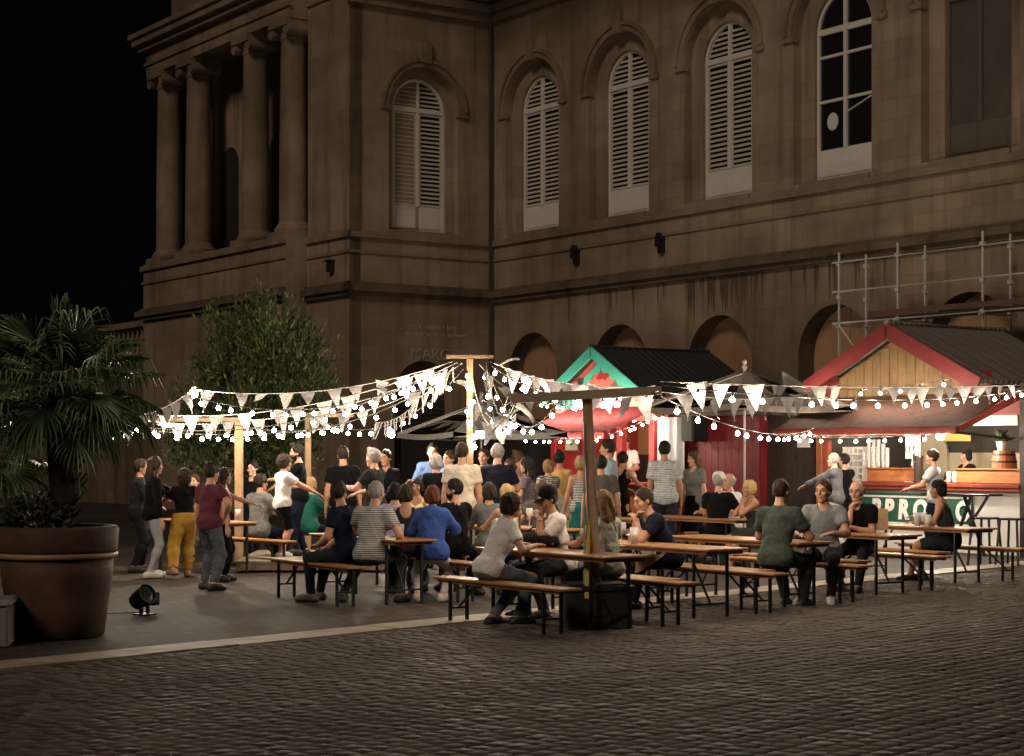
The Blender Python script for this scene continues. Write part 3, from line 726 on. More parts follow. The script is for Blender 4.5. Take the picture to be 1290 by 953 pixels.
for i in range(70):
    a = random.uniform(0,6.28); e = random.uniform(.2,1.4); L = random.uniform(.15,.34); d = Vector((math.cos(a)*math.cos(e), math.sin(a)*math.cos(e), math.sin(e))); x_, y_, _ = frame_from(d)
    p0 = Vector((0,0,.13)); p1 = p0+d*L*.6; p2 = p0+d*L+Vector((0,0,-.06)); m.add([p0, p1+x_*.035, p2, p1-x_*.035], [(0,1,2,3)])
m.build('leaf', plain('dark_leaf', (.03,.05,.025), .5), t)
bt = []
for nm, c in (('brown', (.10,.04,.015)), ('green', (.03,.09,.04)), ('clear', (.5,.5,.45))):
    m = MB(); m.lathe([(.034,0),(.036,.01),(.036,.17),(.015,.23),(.014,.29),(.016,.295),(.0,.296)], seg=12); bt.append(m.mesh('bottle', glass(nm+'_bottle_glass', c, .08, .85), True))
for i in range(26):
    u = 1132 + i*5.2 if i < 26 else 0
    o = link('bottle', bt[random.randrange(3)]); o.location = SP(sl_u(min(u, 1262), 2.1), 2.1 + random.uniform(-.06,.06), 1.06); o.scale = (1,1,random.uniform(.8,1.15))
    tag(o, 'bottle in the row on the back shelf of the drinks stall', 'bottle', 'bottles on the back shelf')
for i in range(14):
    o = link('wine_glass', gl_me); o.location = SP(sl_u(1195+ i*4.6, .45), .45+.06*(i % 2), 1.195); o.scale = (1.1,1.1,1.5)
    tag(o, 'clear glass standing in the group behind the bar upstand', 'glass', 'glasses behind the bar')
# paper notice on the dark wall left of the stall
m = MB(); m.box(-.17, .17, -.01, .0, -.2, .2); nt_ = link('paper_notice', m.mesh('paper_notice', plain('paper', (.6,.57,.52), .8))); nt_.location = SP(sl_u(1015), -.05, 2.02); nt_.rotation_euler = (0,0,RZ)
tag(nt_, 'white paper notice on the dark boards left of the drinks stall', 'notice')
# bar stools and counter table by the white panel
BLK = plain('black_powder_coat', (.018,.017,.016), .4, .4)
def stool(u, v, label):
    p = G(u, v); t = thing('bar_stool', p, label, 'bar stool', RZ+.2, 'metal bar stools at the drinks stall')
    m = MB(); m.box(-.16,.16,-.16,.16,.70,.73,0,.01); m.build('seat', BLK, t)
    for sx in (-1,1):
        for sy in (-1,1): m = MB(); m.bar((sx*.19,sy*.19,0),(sx*.14,sy*.14,.70),.028); m.build('leg', BLK, t)
    m = MB()
    for a_, b_ in (((-.177,-.177),(.177,-.177)),((.177,-.177),(.177,.177)),((.177,.177),(-.177,.177)),((-.177,.177),(-.177,-.177))): m.bar((*a_,.25),(*b_,.25),.02)
    m.build('footrest', BLK, t)
stool(1241, 712, 'black metal bar stool in front of the white panel, the one nearer the green sign'); stool(1276, 714, 'black metal bar stool in front of the white panel, at the end of the counter')
t = thing('standing_table', SP(sl_u(1218, -.5), -.5), 'narrow black standing shelf on crossed legs under the bar counter', 'table', RZ)
m = MB(); m.box(-.9,.6,-.15,.2,1.0,1.03,0,.006); m.build('tabletop', BLK, t)
m = MB(); m.bar((-.35,0,0),(.1,0,1.0),.04); m.build('leg', BLK, t); m = MB(); m.bar((.35,.04,0),(-.1,.04,1.0),.04); m.build('leg', BLK, t); m = MB(); m.bar((.1,-.05,.5),(.5,-.05,1.0),.035); m.build('brace', BLK, t)

# ------------------------------------------------------------------ red food stall (middle)
TURQ = plain('turquoise_paint', (.06,.42,.31), .45, scale=6); PINK = plain('pink_gable_paint', (.58,.13,.11), .5, scale=3); REDP = plain('red_stall_paint', (.30,.024,.026), .45, scale=4, var=.2)
fb = thing('food_stall', SO + WX*.5, 'red food stall with turquoise bargeboards and a painted pink gable', 'market stall', RZ)
GX = -11.81
gable_roof(fb, -13.65, -9.97, GX, 2.93, 3.98, -.4, 2.9, TILE, TURQ, barge=.22)
m = MB(); m.prism([(GX-1.75,2.4),(GX+1.75,2.4),(GX+1.75,2.97),(GX,3.93),(GX-1.75,2.97)], -.1, -.06); gp = m.build('gable_panel', PINK, fb)
for i, (cx_, cz_, r_, mt) in enumerate(((-.55,3.12,.26,CREAM),(.55,3.12,.24,plain('brown_paint',(.16,.09,.06),.6)),(0,3.42,.2,REDP),(-1.1,2.78,.2,TURQ),(1.1,2.75,.22,CREAM),(.1,2.8,.26,plain('plum_paint',(.30,.12,.2),.6)),(-1.5,2.62,.15,CREAM),(1.55,2.62,.17,REDP))):
    m = MB(); n = 11; pts = [(GX+cx_+r_*(1+.35*math.sin(5*a+i))*math.cos(a), cz_+r_*.7*(1+.3*math.cos(3*a+i))*math.sin(a)) for a in np.linspace(0, 6.283, 23)[:-1]]
    m.prism(pts, -.106-.002*i, -.101); m.build('painted_motif', mt, gp)
for s in (-1, 1):     # scalloped turquoise boards inside the bargeboards
    pts = [(GX + s*.02, 3.70), (GX + s*.02, 3.50)]
    for i in range(1, 19): pts.append((GX + s*(.02+.085*i), 3.70 - .585*(.085*i) - .12 - (.09 if i % 3 == 1 else .03 if i % 3 == 2 else 0)))
    pts.append((GX + s*1.55, 3.70 - .585*1.53)); m = MB(); m.prism(pts, -.16, -.13); m.build('scalloped_board', TURQ, fb)
m = MB()
x0, x1 = -14.7, -12.1
def canopy(x0, x1, z0, z1, out, mt, slope0=0.0):
    m = MB(); vs = [(x0,-out,z0),(x1,-out,z0),(x1,-.12,z1),(x0,-.12,z1)]
    m.add(vs + [(x,y,z-.035) for x,y,z in vs], [(0,1,2,3),(7,6,5,4),(0,4,5,1),(1,5,6,2),(2,6,7,3),(3,7,4,0)])
    for i in range(int((x1-x0)/.25)): m.box(x0+.01+i*.25, x0+.24+i*.25, -out-.012, -out-.003, z0-.16, z0-.005)
    m.build('canopy', mt, fb)
REDF = cloth('red_canopy_cloth', (.27,.042,.046), .8); PINKF = cloth('pink_canopy_cloth', (.55,.16,.2), .8)
canopy(-12.95, -9.84, 2.17, 2.70, 1.5, REDF)
for x in (-13.7, -12.55, -11.3, -10.2):
    m = MB(); m.box(x-.09, x+.09, -.06, .1, 0, 2.5, 0, .01); m.build('post', REDP, fb)
m = MB(); m.box(-13.6, -12.64, -.02, .06, 0, 2.45); m.build('front_panel', REDP, fb)
m = MB(); m.box(-12.46, -10.29, .0, .08, 0, 1.0); m.build('counter', ORW, fb)
m = MB(); m.box(-12.7, -10.1, -.35, .5, 1.04, 1.09, 0, .01); m.build('counter_top', REDP, fb)
m = MB(); m.box(-13.7, -9.9, 2.4, 2.46, 0, 2.9); m.build('back_wall', plain('ochre_boards', (.36,.22,.10), .7, scale=4), fb)
for xa_ in (-13.76, -9.9): m = MB(); m.box(xa_, xa_+.06, .1, 2.46, 0, 2.9); m.build('side_wall', REDP, fb)
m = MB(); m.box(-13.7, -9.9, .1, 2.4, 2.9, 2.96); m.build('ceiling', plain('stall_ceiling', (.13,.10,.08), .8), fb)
for z in (1.35, 1.75, 2.1): m = MB(); m.box(-12.3, -10.4, 2.1, 2.38, z, z+.03); m.build('shelf', PINE, fb)
for i in range(22):
    o = link('jar', bt[i % 3]); o.location = SP(-12.25+.17*(i % 11), 2.24, 1.381 if i < 11 else 1.781); o.scale = (1.1,1.1,.85)
    tag(o, 'bottle on the shelves at the back of the red food stall', 'bottle', 'bottles on the food stall shelves')
m = MB(); m.box(-.3,.3,-.25,.25,0,.7,0,.02); m.box(-.27,.27,-.262,-.251,.08,.3); m.box(-.27,.27,-.262,-.251,.36,.62); ov = link('oven', m.mesh('oven', plain('dark_steel', (.05,.045,.045), .35, .6))); ov.location = SP(sl_u(819, 1.2), 1.2, 1.0); ov.rotation_euler = (0,0,RZ)
tag(ov, 'dark steel oven with two doors inside the red food stall', 'oven')
m = MB(); m.box(-.5,.5,-.3,.3,0,.995); tb = link('work_bench', m.mesh('work_bench', DKIN)); tb.location = SP(sl_u(819, 1.2), 1.2, 0); tb.rotation_euler = (0,0,RZ); tag(tb, 'dark work bench under the oven in the red food stall', 'bench')
m = MB(); xs = np.linspace(-.42, .42, 15); m.add([(x, .05*math.sin(x*22), z) for z in (1.0, 2.45) for x in xs], [(i,i+1,i+16,i+15) for i in range(14)])
sh_ = link('plastic_curtain', m.mesh('plastic_curtain', plain('white_sheet', (.34,.36,.37), .5, scale=3), True)); sh_.location = SP(sl_u(845, -.2), -.2, 0); sh_.rotation_euler = (0,0,RZ); tag(sh_, 'white hanging sheet closing the right side of the red food stall', 'curtain')
m = MB(); m.box(-.26,.26,-.015,.015,-.28,.28); fr_ = link('framed_menu', m.mesh('framed_menu', plain('dark_frame', (.12,.06,.04), .5)))
fr_.location = SP(sl_u(722, -.06), -.09, 2.02); fr_.rotation_euler = (0,0,RZ); tag(fr_, 'framed menu with a cream sheet on the red front of the food stall', 'menu board')
m = MB(); m.box(-.22,.22,-.022,-.016,-.24,.24); m.build('sheet', CREAM, fr_); m = MB(); m.tube([(.1*math.cos(a),-.026,.12*math.sin(a)) for a in np.linspace(0,6.28,14)], .012, 5); m.build('drawing', plain('black_ink', (.02,.02,.02), .6), fr_)

# ------------------------------------------------------------------ red shed, dark shed, dark hut
def shed(name, x0, x1, h, mt, label, y0=.0, depth=2.2, plankw=.2):
    t = thing(name, SO, label, 'shed', RZ); m = MB(); x = x0
    while x < x1 - .01:
        xe = min(x+plankw, x1); m.box(x+.003, xe-.003, y0, y0+.03+random.uniform(0,.008), 0, h, 0, .004); x += plankw
    m.build('front_wall', mt, t)
    for bx in ((x0, x0+.04, y0+.04, y0+depth), (x1-.04, x1, y0+.04, y0+depth), (x0+.04, x1-.04, y0+depth-.04, y0+depth)): m = MB(); m.box(*bx, 0, h); m.build('side_wall', mt, t)
    m = MB(); m.add([(x0-.1,y0-.2,h+.02),(x1+.1,y0-.2,h+.02),(x1+.1,y0+depth+.1,h+.22),(x0-.1,y0+depth+.1,h+.22),(x0-.1,y0-.2,h+.08),(x1+.1,y0-.2,h+.08),(x1+.1,y0+depth+.1,h+.28),(x0-.1,y0+depth+.1,h+.28)], [(0,3,2,1),(4,5,6,7),(0,1,5,4),(1,2,6,5),(2,3,7,6),(3,0,4,7)]); m.build('roof', TILE, t); return t
shed('red_shed', sl_u(864), sl_u(957), 2.45, wood('dark_red_boards', (.20,.018,.022), .55, 'Z', .7), 'dark red boarded shed between the two stalls')
shed('dark_shed', sl_u(960, .2), sl_u(1026, .2), 2.5, DKW, 'dark brown boarded shed beside the drinks stall', .2)
shed('dark_hut', sl_u(505, .6), sl_u(668, .6), 2.3, wood('grey_black_boards', (.035,.031,.030), .7, 'Z'), 'low grey black hut under the dark parasol left of the food stall', .6)
t = thing('loudspeaker', SP(sl_u(873, -.25), -.25, 2.0), 'black loudspeaker hung on the left edge of the red shed', 'loudspeaker', RZ)
m = MB(); m.box(-.19,.19,-.16,.22,-.05,.55,0,.02); m.build('cabinet', BLK, t); m = MB(); m.box(-.16,.16,-.172,-.161,-.02,.52); m.build('grille', plain('speaker_grille', (.03,.03,.03), .8, scale=60), t)

# ------------------------------------------------------------------ parasols
def parasol(p, h, half, hedge, label, mt, mp, rz=0.5):
    t = thing('parasol', p, label, 'parasol', rz, 'grey market parasols')
    m = MB(); m.tube([(0,0,0),(0,0,h+.12)], .03, 10); m.build('pole', mp, t)
    m = MB(); m.lathe([(.28,0),(.28,.05),(.06,.1),(.05,.3)], seg=20); m.build('base', BLK, t)
    m = MB(); m.lathe([(.02,h),(.05,h+.05),(.03,h+.1),(.045,h+.16),(.0,h+.2)], seg=12); m.build('finial', mp, t)
    m = MB(); n = 6; cs = [(-half,-half),(half,-half),(half,half),(-half,half)]; vs = []; fs = []
    for s in range(4):
        a, b = Vector(cs[s]), Vector(cs[(s+1) % 4])
        for i in range(n+1):
            r_ = i/n
            for k in range(n+1):
                q = a.lerp(b, k/n)*r_; z = h - (h-hedge)*r_ - .05*math.sin(math.pi*r_) - .05*r_*math.sin(math.pi*k/n)
                vs.append((q.x, q.y, z))
        o_ = s*(n+1)**2
        for i in range(n):
            for k in range(n): fs.append((o_+i*(n+1)+k, o_+i*(n+1)+k+1, o_+(i+1)*(n+1)+k+1, o_+(i+1)*(n+1)+k))
        w = len(vs)
        for k in range(n+1):
            q = a.lerp(b, k/n); z = hedge - .05*math.sin(math.pi*k/n); vs += [(q.x*1.003, q.y*1.003, z), (q.x*1.01, q.y*1.01, z-.10)]
        for k in range(n): fs.append((w+2*k, w+2*k+2, w+2*k+3, w+2*k+1))
    m.add(vs, fs); m.build('canopy', mt, t, True)
    for x, y in cs:
        m = MB(); m.bar((0,0,h-.06), (x*.98, y*.98, hedge-.03), .02); m.build('rib', mp, t)
GREYC = cloth('grey_parasol_cloth', (.22,.195,.17), .85); DGREY = cloth('dark_grey_parasol_cloth', (.40,.37,.345), .85); ALU = plain('pale_pole_metal', (.5,.46,.42), .4, .5)
q = W(938, 466, 33.0); parasol((q.x, q.y, 0), q.z, 1.35, H+(HZ-512)*33/F, 'grey parasol on a pale pole in front of the dark red shed', GREYC, ALU, .55)
q = W(606, 506, 35.0); parasol((q.x, q.y, 0), q.z, 1.2, H+(HZ-545)*35/F, 'dark grey parasol behind the tall garland post', DGREY, ALU, .5)
# ================================================================== bushy tree behind the garlands
def mat_leaf(name, stops, rough=.5):
    t = NT(name); geo = t.node('ShaderNodeNewGeometry'); c = t.co()
    n = t.noise(c, .9, 3); r = geo.outputs['Random Per Island']
    f = t.math('ADD', t.math('MULTIPLY', r, .6), t.math('MULTIPLY', n, .4))
    col = t.ramp(f, stops); t.b.inputs['Subsurface Weight'].default_value = 0
    return t.fin(col, rough, spec=.4)
LEAF = mat_leaf('olive_leaves', [(.2, (.038,.06,.024)), (.5, (.085,.12,.042)), (.72, (.15,.175,.058)), (.9, (.34,.29,.09))])
BARK = plain('rough_bark', (.09,.065,.045), .9, scale=14, var=.4, bump=.6, bd=.02)
q = W(330, 470, 37.0)
tr = thing('leafy_tree', (q.x, q.y, 0), 'bushy green leafy tree in front of the museum corner behind the garlands', 'tree')
m = MB(); m.tube([(0,0,0),(.03,0,.8),(-.02,.03,1.6),(0,0,2.6)], [.15,.12,.11,.07], 12); trk = m.build('trunk', BARK, tr, True)
random.seed(21); tips = []
m = MB()
for i in range(26):
    a = random.uniform(0, 6.28); z0 = random.uniform(.9, 2.5); L = random.uniform(1.0, 1.9) * (1.15 if z0 < 1.7 else .85); e = random.uniform(-.05, .55) + (z0-.9)*.45
    d = Vector((math.cos(a)*math.cos(e), math.sin(a)*math.cos(e), math.sin(e))); p = Vector((0,0,z0)); pts = [p.copy()]
    for k in range(4):
        p = p + d*L/4; d = (d + Vector((random.uniform(-.25,.25), random.uniform(-.25,.25), random.uniform(-.1,.25)))).normalized(); pts.append(p.copy()); tips.append((p.copy(), d.copy(), k))
    m.tube(pts, [.05,.04,.03,.02,.01], 6)
m.build('limb', BARK, tr, True)
V = []; Fq = []
def leaf(p, d, L, w):
    x, y, dd = frame_from(d, (random.uniform(-1,1), random.uniform(-1,1), random.uniform(-.3,1)))
    b = len(V); V.extend([p, p+dd*L*.45+x*w+y*L*.06, p+dd*L, p+dd*L*.45-x*w+y*L*.06]); Fq.append((b,b+1,b+2,b+3))
for (p, d, k) in tips:
    ncl = 12 if k > 1 else 7
    for _ in range(ncl):
        c = p + Vector((random.gauss(0,.24), random.gauss(0,.24), random.gauss(0,.2)))
        if c.z > 3.9 or c.z < .9: continue
        up = random.random() < .5
        for _ in range(40):
            o_ = Vector((random.gauss(0,.13), random.gauss(0,.13), random.gauss(0,.13)))
            dd = (o_*3 + Vector((random.uniform(-.5,.5), random.uniform(-.5,.5), .6 if up else -.1)) + d*.6); leaf(c+o_, dd, random.uniform(.08,.16), random.uniform(.018,.036))
for _ in range(95):     # thin shoots that break up the outline on top
    a = random.uniform(0, 6.28); r_ = random.uniform(0, 1.35); b0 = Vector((r_*math.cos(a), r_*math.sin(a), 3.55 - .45*r_*r_ + random.uniform(-.2,.35))); L = random.uniform(.25, .6)
    d = Vector((math.cos(a)*.35, math.sin(a)*.35, 1)).normalized()
    for i in range(18):
        t_ = i/18; leaf(b0 + d*L*t_, d*.6 + Vector((random.uniform(-1,1), random.uniform(-1,1), random.uniform(-.2,.5))), random.uniform(.08,.14), random.uniform(.014,.026))
V_ = np.array([tuple(v) for v in V]); tw = link('crown', np_mesh('crown', V_, np.array(Fq), [LEAF], smooth=False), tr)
for o in list(tr.children):
    o.scale = (.84, .84, 1.2)

# ================================================================== fan palms in big pots
def mat_pot():
    t = NT('brown_glazed_pot'); c = t.co(); n = t.noise(c, 3, 4); g = t.noise(c, 25, 3)
    col = t.ramp(n, [(.3, (.045,.025,.017)), (.55, (.095,.05,.033)), (.8, (.15,.085,.058))])
    return t.fin(col, t.math('ADD', t.math('MULTIPLY', g, .3), .55), t.bump(g, .4, .006), spec=.3)
POT = mat_pot(); SOIL = plain('dark_soil', (.03,.022,.016), .95, scale=20, bump=.6, bd=.02)
def pot(p, r0, r1, h, label, lip):
    t = thing('plant_pot', p, label, 'plant pot')
    m = MB(); m.lathe([(r0*.9,0),(r0,.02),(r0+(r1-r0)*.35,h*.35),(r0+(r1-r0)*.75,h*.72),(r1*.975,h-.05),(r1-.08,h-.05),(r1-.14,h-.2),(0,h-.2)], seg=48); m.build('body', POT, t, True)
    m = MB(); m.lathe([(r1*.97,h-.055),(r1+.02,h-.05),(r1+.03,h-.022),(r1+.02,h-.004),(r1,h),(r1-.06,h-.005),(r1-.075,h-.13)], seg=48); m.build('rim', lip, t, True)
    h += .22; m = MB(); m.lathe([(r1-.045,h-.13),(r1*.5,h-.08),(0,h-.06)], seg=30); m.build('soil', SOIL, t, True); return t
LIP = plain('lit_pot_rim', (.34,.20,.12), .4, scale=7, var=.3)  # rim coloured paler, so its lit edge is painted in
pA = W(72, 572, 17.0); tpot = pot((pA.x, pA.y, 0), .43, .53, .79, 'big brown round pot with its lit rim painted pale holding the fan palm', LIP)
m = MB(); m.lathe([(.545,.792),(.555,.82),(.565,1.0),(.55,1.03),(.50,1.03),(.49,.9)], seg=48); m.build('collar', POT, tpot, True); pB = pA
PALM = mat_leaf('palm_green', [(.15, (.07,.12,.06)), (.5, (.14,.22,.10)), (.8, (.24,.32,.15)), (.95, (.42,.44,.22))], .38)
STALKM = plain('palm_stalk', (.05,.075,.03), .5); FIB = plain('palm_fibre', (.035,.026,.018), .95, scale=18, var=.4, bump=.8, bd=.03)
def palm(p, zc, n, label, seed, spread=1.0, zl=.3):
    random.seed(seed); t = thing('fan_palm', p, label, 'palm')
    m = MB(); m.tube([(0,0,.0),(.03,0,.4),(-.02,.02,zc-.15),(0,0,zc+.15)], [.11,.14,.15,.07], 14)
    for i in range(60):
        a = random.uniform(0,6.28); z = random.uniform(.1, zc); r_ = .13; d = Vector((math.cos(a), math.sin(a), random.uniform(.6,1.6))).normalized(); b0 = Vector((math.cos(a)*r_, math.sin(a)*r_, z)); m.bar(b0, b0+d*.16, .03, .012)
    m.build('trunk', FIB, t)
    for i in range(n):
        a = i*2.39996 + random.uniform(-.3,.3); e = 1.45 - 1.95*(i/n)**.95 + random.uniform(-.12,.12); L = random.uniform(.5,.8)*spread*(1 if e > -.15 else .72)
        d = Vector((math.cos(a)*math.cos(e), math.sin(a)*math.cos(e), math.sin(e))); p0 = Vector((0,0,zc+random.uniform(-.12,.1))); p1 = p0 + d*L*.55 + Vector((0,0,.03)); p2 = p0 + d*L + Vector((0,0,-.08*math.cos(e)))
        m = MB(); m.tube([p0,p1,p2], [.014,.010,.008], 6, 0)
        dd = (p2-p1).normalized(); x, y, _ = frame_from(dd); R_ = random.uniform(.48,.66)*spread*(1 if e > -.15 else .8); nl = 27; droop = random.uniform(.08,.3)
        for k in range(nl):
            f = -1 + 2*k/(nl-1); ang = f*R(112); r_ = R_*(1 - .25*abs(f)**2)*random.uniform(.82,1.08)
            u_ = dd*math.cos(ang) + x*math.sin(ang) + y*(.22*abs(f)-.05); u_.normalize(); sd_ = u_.cross(y).normalized()
            w = random.uniform(.010,.014); fold = y*.012
            a0 = p2; a1 = p2 + u_*r_*.5; a2 = p2 + u_*r_*.8 + Vector((0,0,-droop*.2)); a3 = p2 + u_*r_ + Vector((0,0,-droop))
            m.add([a0, a1-sd_*w+fold, a1-fold, a1+sd_*w+fold, a2-sd_*w*.8+fold*.5, a2-fold*.5, a2+sd_*w*.8+fold*.5, a3], [(0,2,1),(0,3,2),(1,2,5,4),(2,3,6,5),(4,5,7),(5,6,7)], 1)
        m.build('frond', [STALKM, PALM], t)
    return t
palm((pB.x+.05, pB.y, .88), 1.32, 46, 'dark fan palm with hanging fronds growing in the big brown pot', 5, .86)
palm((pB.x-1.15, pB.y+.9, .0), 1.7, 26, 'second fan palm at the left edge behind the big pot', 9, 1.0)
random.seed(3)
t = thing('shrub', (pA.x-.18, pA.y-.05, .90), 'low leafy shrub filling the big pot below the palm', 'shrub')
V = []; Fq = []
for i in range(520):
    a = random.uniform(0,6.28); r_ = .30*math.sqrt(random.random()); z = .10 + .42*random.random()*(1-.6*r_/.30); c = Vector((r_*math.cos(a), r_*math.sin(a), z)); leaf(c, Vector((math.cos(a), math.sin(a), random.uniform(-.2,1.2))), random.uniform(.06,.12), random.uniform(.014,.03))
link('foliage', np_mesh('foliage', np.array([tuple(v) for v in V]), np.array(Fq), [mat_leaf('shrub_leaves', [(.2,(.02,.035,.015)),(.6,(.05,.075,.03)),(.9,(.09,.11,.05))])], smooth=False), t)
m = MB()
for i in range(14): a = i*.9; m.tube([(0,0,.02),(.12*math.cos(a),.12*math.sin(a),.25),(.26*math.cos(a),.26*math.sin(a),.38)], [.01,.008,.004], 5)
m.build('stem', BARK, t)
p = G(2, 818); t = thing('stone_block', (p.x-.34, p.y+.3, 0), 'pale grey stone block at the left edge beside the big pot', 'stone block', .15)
m = MB(); m.box(-.7,.34,-.3,.3,0,.36,0,.02); m.build('block', plain('grey_granite', (.22,.19,.17), .7, scale=25), t)
m = MB(); m.box(-.72,.36,-.32,.32,.363,.42,0,.015); m.build('slab', plain('pale_granite', (.30,.27,.25), .6, scale=25), t)
# black floodlight on the ground
p = G(182, 775); t = thing('floodlight', p, 'small black floodlight with a glinting lens standing on the asphalt near the pots', 'floodlight', .9); t.scale = (.8,)*3
m = MB(); m.box(-.11,.11,-.12,.12,0,.02,0,.005); m.bar((-.06,0,.01),(-.05,0,.16),.05,.03); m.bar((.06,0,.01),(.05,0,.16),.05,.03); m.build('stand', BLK, t)
m = MB(); m.M = Matrix.Translation((-.04,0,.23)) @ Matrix.Rotation(R(62),4,'X'); m.lathe([(.03,-.16),(.11,-.14),(.125,.0),(.14,.13),(.13,.13),(.11,.1),(.0,.1)], seg=20); hd = m.build('head', BLK, t)
m = MB(); m.M = Matrix.Translation((-.04,0,.23)) @ Matrix.Rotation(R(62),4,'X'); m.lathe([(.108,.104),(.06,.118),(.0,.122)], seg=20); m.build('lens', plain('lens_glass', (.05,.05,.05), .08), hd)
m = MB(); m.box(.08,.2,-.09,.09,.12,.3,0,.02); m.build('ballast_box', BLK, t); m = MB(); m.tube([(.14,.08,.12),(.2,.14,.03),(.05,.3,.012),(-.3,.5,.012)], .008, 6); m.build('cable', BLK, t)

# ================================================================== beer tables and benches
TOPW = wood('orange_beer_table', (.46,.23,.085), .38, 'X', .6); TOPE = wood('worn_table_edge', (.28,.12,.05), .5, 'X'); LEGM = plain('dark_green_steel', (.022,.022,.02), .45, .4)
random.seed(11)
def folding_legs(root, h, w, x):
    for s in (-1, 1):
        fr = MB()
        for y in (-w, w): fr.bar((s*x, y, .0), (s*x, y, h), .032, .022)
        fr.bar((s*x, -w, h-.012), (s*x, w, h-.012), .022); fr.bar((s*x, -w, .16), (s*x, w, .16), .02); fr.bar((s*x, 0, .16), (s*(x-.34), 0, h-.02), .018)
        fr.build('leg_frame', LEGM, root)
def beer_table(p, label, rz, L=2.2, wd_=.55):
    t = thing('beer_table', p, label, 'table', rz, 'folding beer tables')
    m = MB(); m.box(-L/2, L/2, -wd_/2, wd_/2, .715, .74, 0, .005); m.build('tabletop', TOPW, t)
    m = MB(); m.box(-L/2+.06, L/2-.06, -wd_/2+.03, -wd_/2+.06, .68, .714); m.box(-L/2+.06, L/2-.06, wd_/2-.06, wd_/2-.03, .68, .714)
    for s in (-1, 1): m.box(s*(L/2-.10)-.03, s*(L/2-.10)+.03, -wd_/2+.06, wd_/2-.06, .68, .7135)
    m.build('batten', TOPE, t)
    folding_legs(t, .70, wd_/2-.05, L/2-.28); return t
def beer_bench(p, label, rz, L=2.2):
    t = thing('beer_bench', p, label, 'bench', rz, 'folding beer benches')
    m = MB(); m.box(-L/2, L/2, -.125, .125, .435, .46, 0, .005); m.build('seat', TOPW, t)
    m = MB(); m.box(-L/2+.06, L/2-.06, -.10, -.075, .405, .434); m.box(-L/2+.06, L/2-.06, .075, .10, .405, .434); m.build('batten', TOPE, t)
    folding_legs(t, .42, .10, L/2-.3); return t
N3 = NX; 
def set_of(u, v, tl, bl_l=None, bl_r=None, rz=0.0, off=(.72,.74), nudge=0.0, L=2.2):
    """(u, v): the right-near corner of the table top in the photograph"""
    c = G(u, v, .74); a = RZ + rz; wx = Vector((math.cos(a), math.sin(a), 0)); nx = Vector((-wx.y, wx.x, 0)); c.z = 0
    ctr_ = c - wx*(L/2) + nx*.275
    t = beer_table(ctr_, tl, a, L)
    if bl_l: beer_bench(ctr_ - nx*off[0] + wx*nudge, bl_l, a+random.uniform(-.02,.02))
    if bl_r: beer_bench(ctr_ + nx*off[1] + wx*(nudge+random.uniform(-.1,.1)), bl_r, a+random.uniform(-.02,.02))
    return ctr_, wx, nx
T = {}
T[1] = set_of(762, 702, 'orange beer table behind the front garland post with a black bag on it', 'beer bench in front, the one the woman in the white top sits on', 'beer bench behind the front table by the planter tub, where the long haired blonde sits', off=(.66,.74))
T[2] = set_of(892, 692.5, 'empty beer table in the front row, second from the planter tub', 'empty beer bench on the planter side of the empty second table', 'empty beer bench on the far side of the empty second table')
T[3] = set_of(1006, 684, 'beer table between the man in dark green and the man in the grey polo', 'beer bench under the man in the dark green shirt', 'beer bench under the man in the grey polo shirt')
T[4] = set_of(1122, 675, 'beer table with the brown paper bag on it', 'beer bench on the left of the table with the paper bag', 'beer bench on the right of the table with the paper bag')
T[5] = set_of(1221, 666.5, 'beer table with beer glasses at the right, nearest the green sign', 'beer bench on the left of the rightmost table', 'empty beer bench at the far right by the bar stools')
T[6] = set_of(497, 681, 'beer table between the man in stripes and the woman in the blue hoodie', 'beer bench shared by the man in the striped tee and the man in navy', 'beer bench on the right of the table with the grey backpack below', rz=-.05)
T[7] = set_of(286, 659, 'beer table at the left beside the dancers in maroon and pink', None, 'beer bench behind the left table next to the wooden stage', rz=.1)
T[8] = set_of(703, 668, 'beer table with the wine glass behind the woman in the white top', None, 'beer bench behind the wine glass table', rz=.05)
T[9] = set_of(806, 655, 'beer table before the food stall, near the man in the pale blue shirt', 'beer bench in front of the food stall', None)
T[10] = set_of(928, 655, 'beer table shared by the man in the white cap and the blonde woman', 'beer bench under the man in the white cap', 'beer bench under the blonde woman in the dark dress')
q = G(566, 699, .46); q.z = 0; beer_bench(q - WX*.8, 'beer bench under the woman in the blue hoodie', RZ-.02)
q = G(600, 676, .46); q.z = 0; beer_bench(q - WX*.6, 'beer bench under the bearded man in the black shirt', RZ+.04)

# wooden stage
p0 = G(296, 722); stg = thing('wooden_stage', p0, 'low pale wooden dance platform on short feet', 'platform', .03)
m = MB()
for i in range(11): m.box(0, 2.4, i*.27, i*.27+.264, .13, .17, 0, .004)
m.build('deck', wood('pale_deck_boards', (.42,.34,.25), .6, 'X', .7), stg); m = MB(); m.box(.02, 2.38, .01, .05, .035, .128); m.box(.02, .06, .051, 2.9, .035, .128); m.box(2.34,2.38,.051,2.9,.035,.128); m.build('frame', wood('deck_frame', (.25,.19,.13), .7, 'X'), stg)
for x in (.25, 1.2, 2.15):
    for y in (.2, 2.6): m = MB(); m.box(x-.08,x+.08,y-.08,y+.08,0,.034); m.build('foot', DKW, stg)
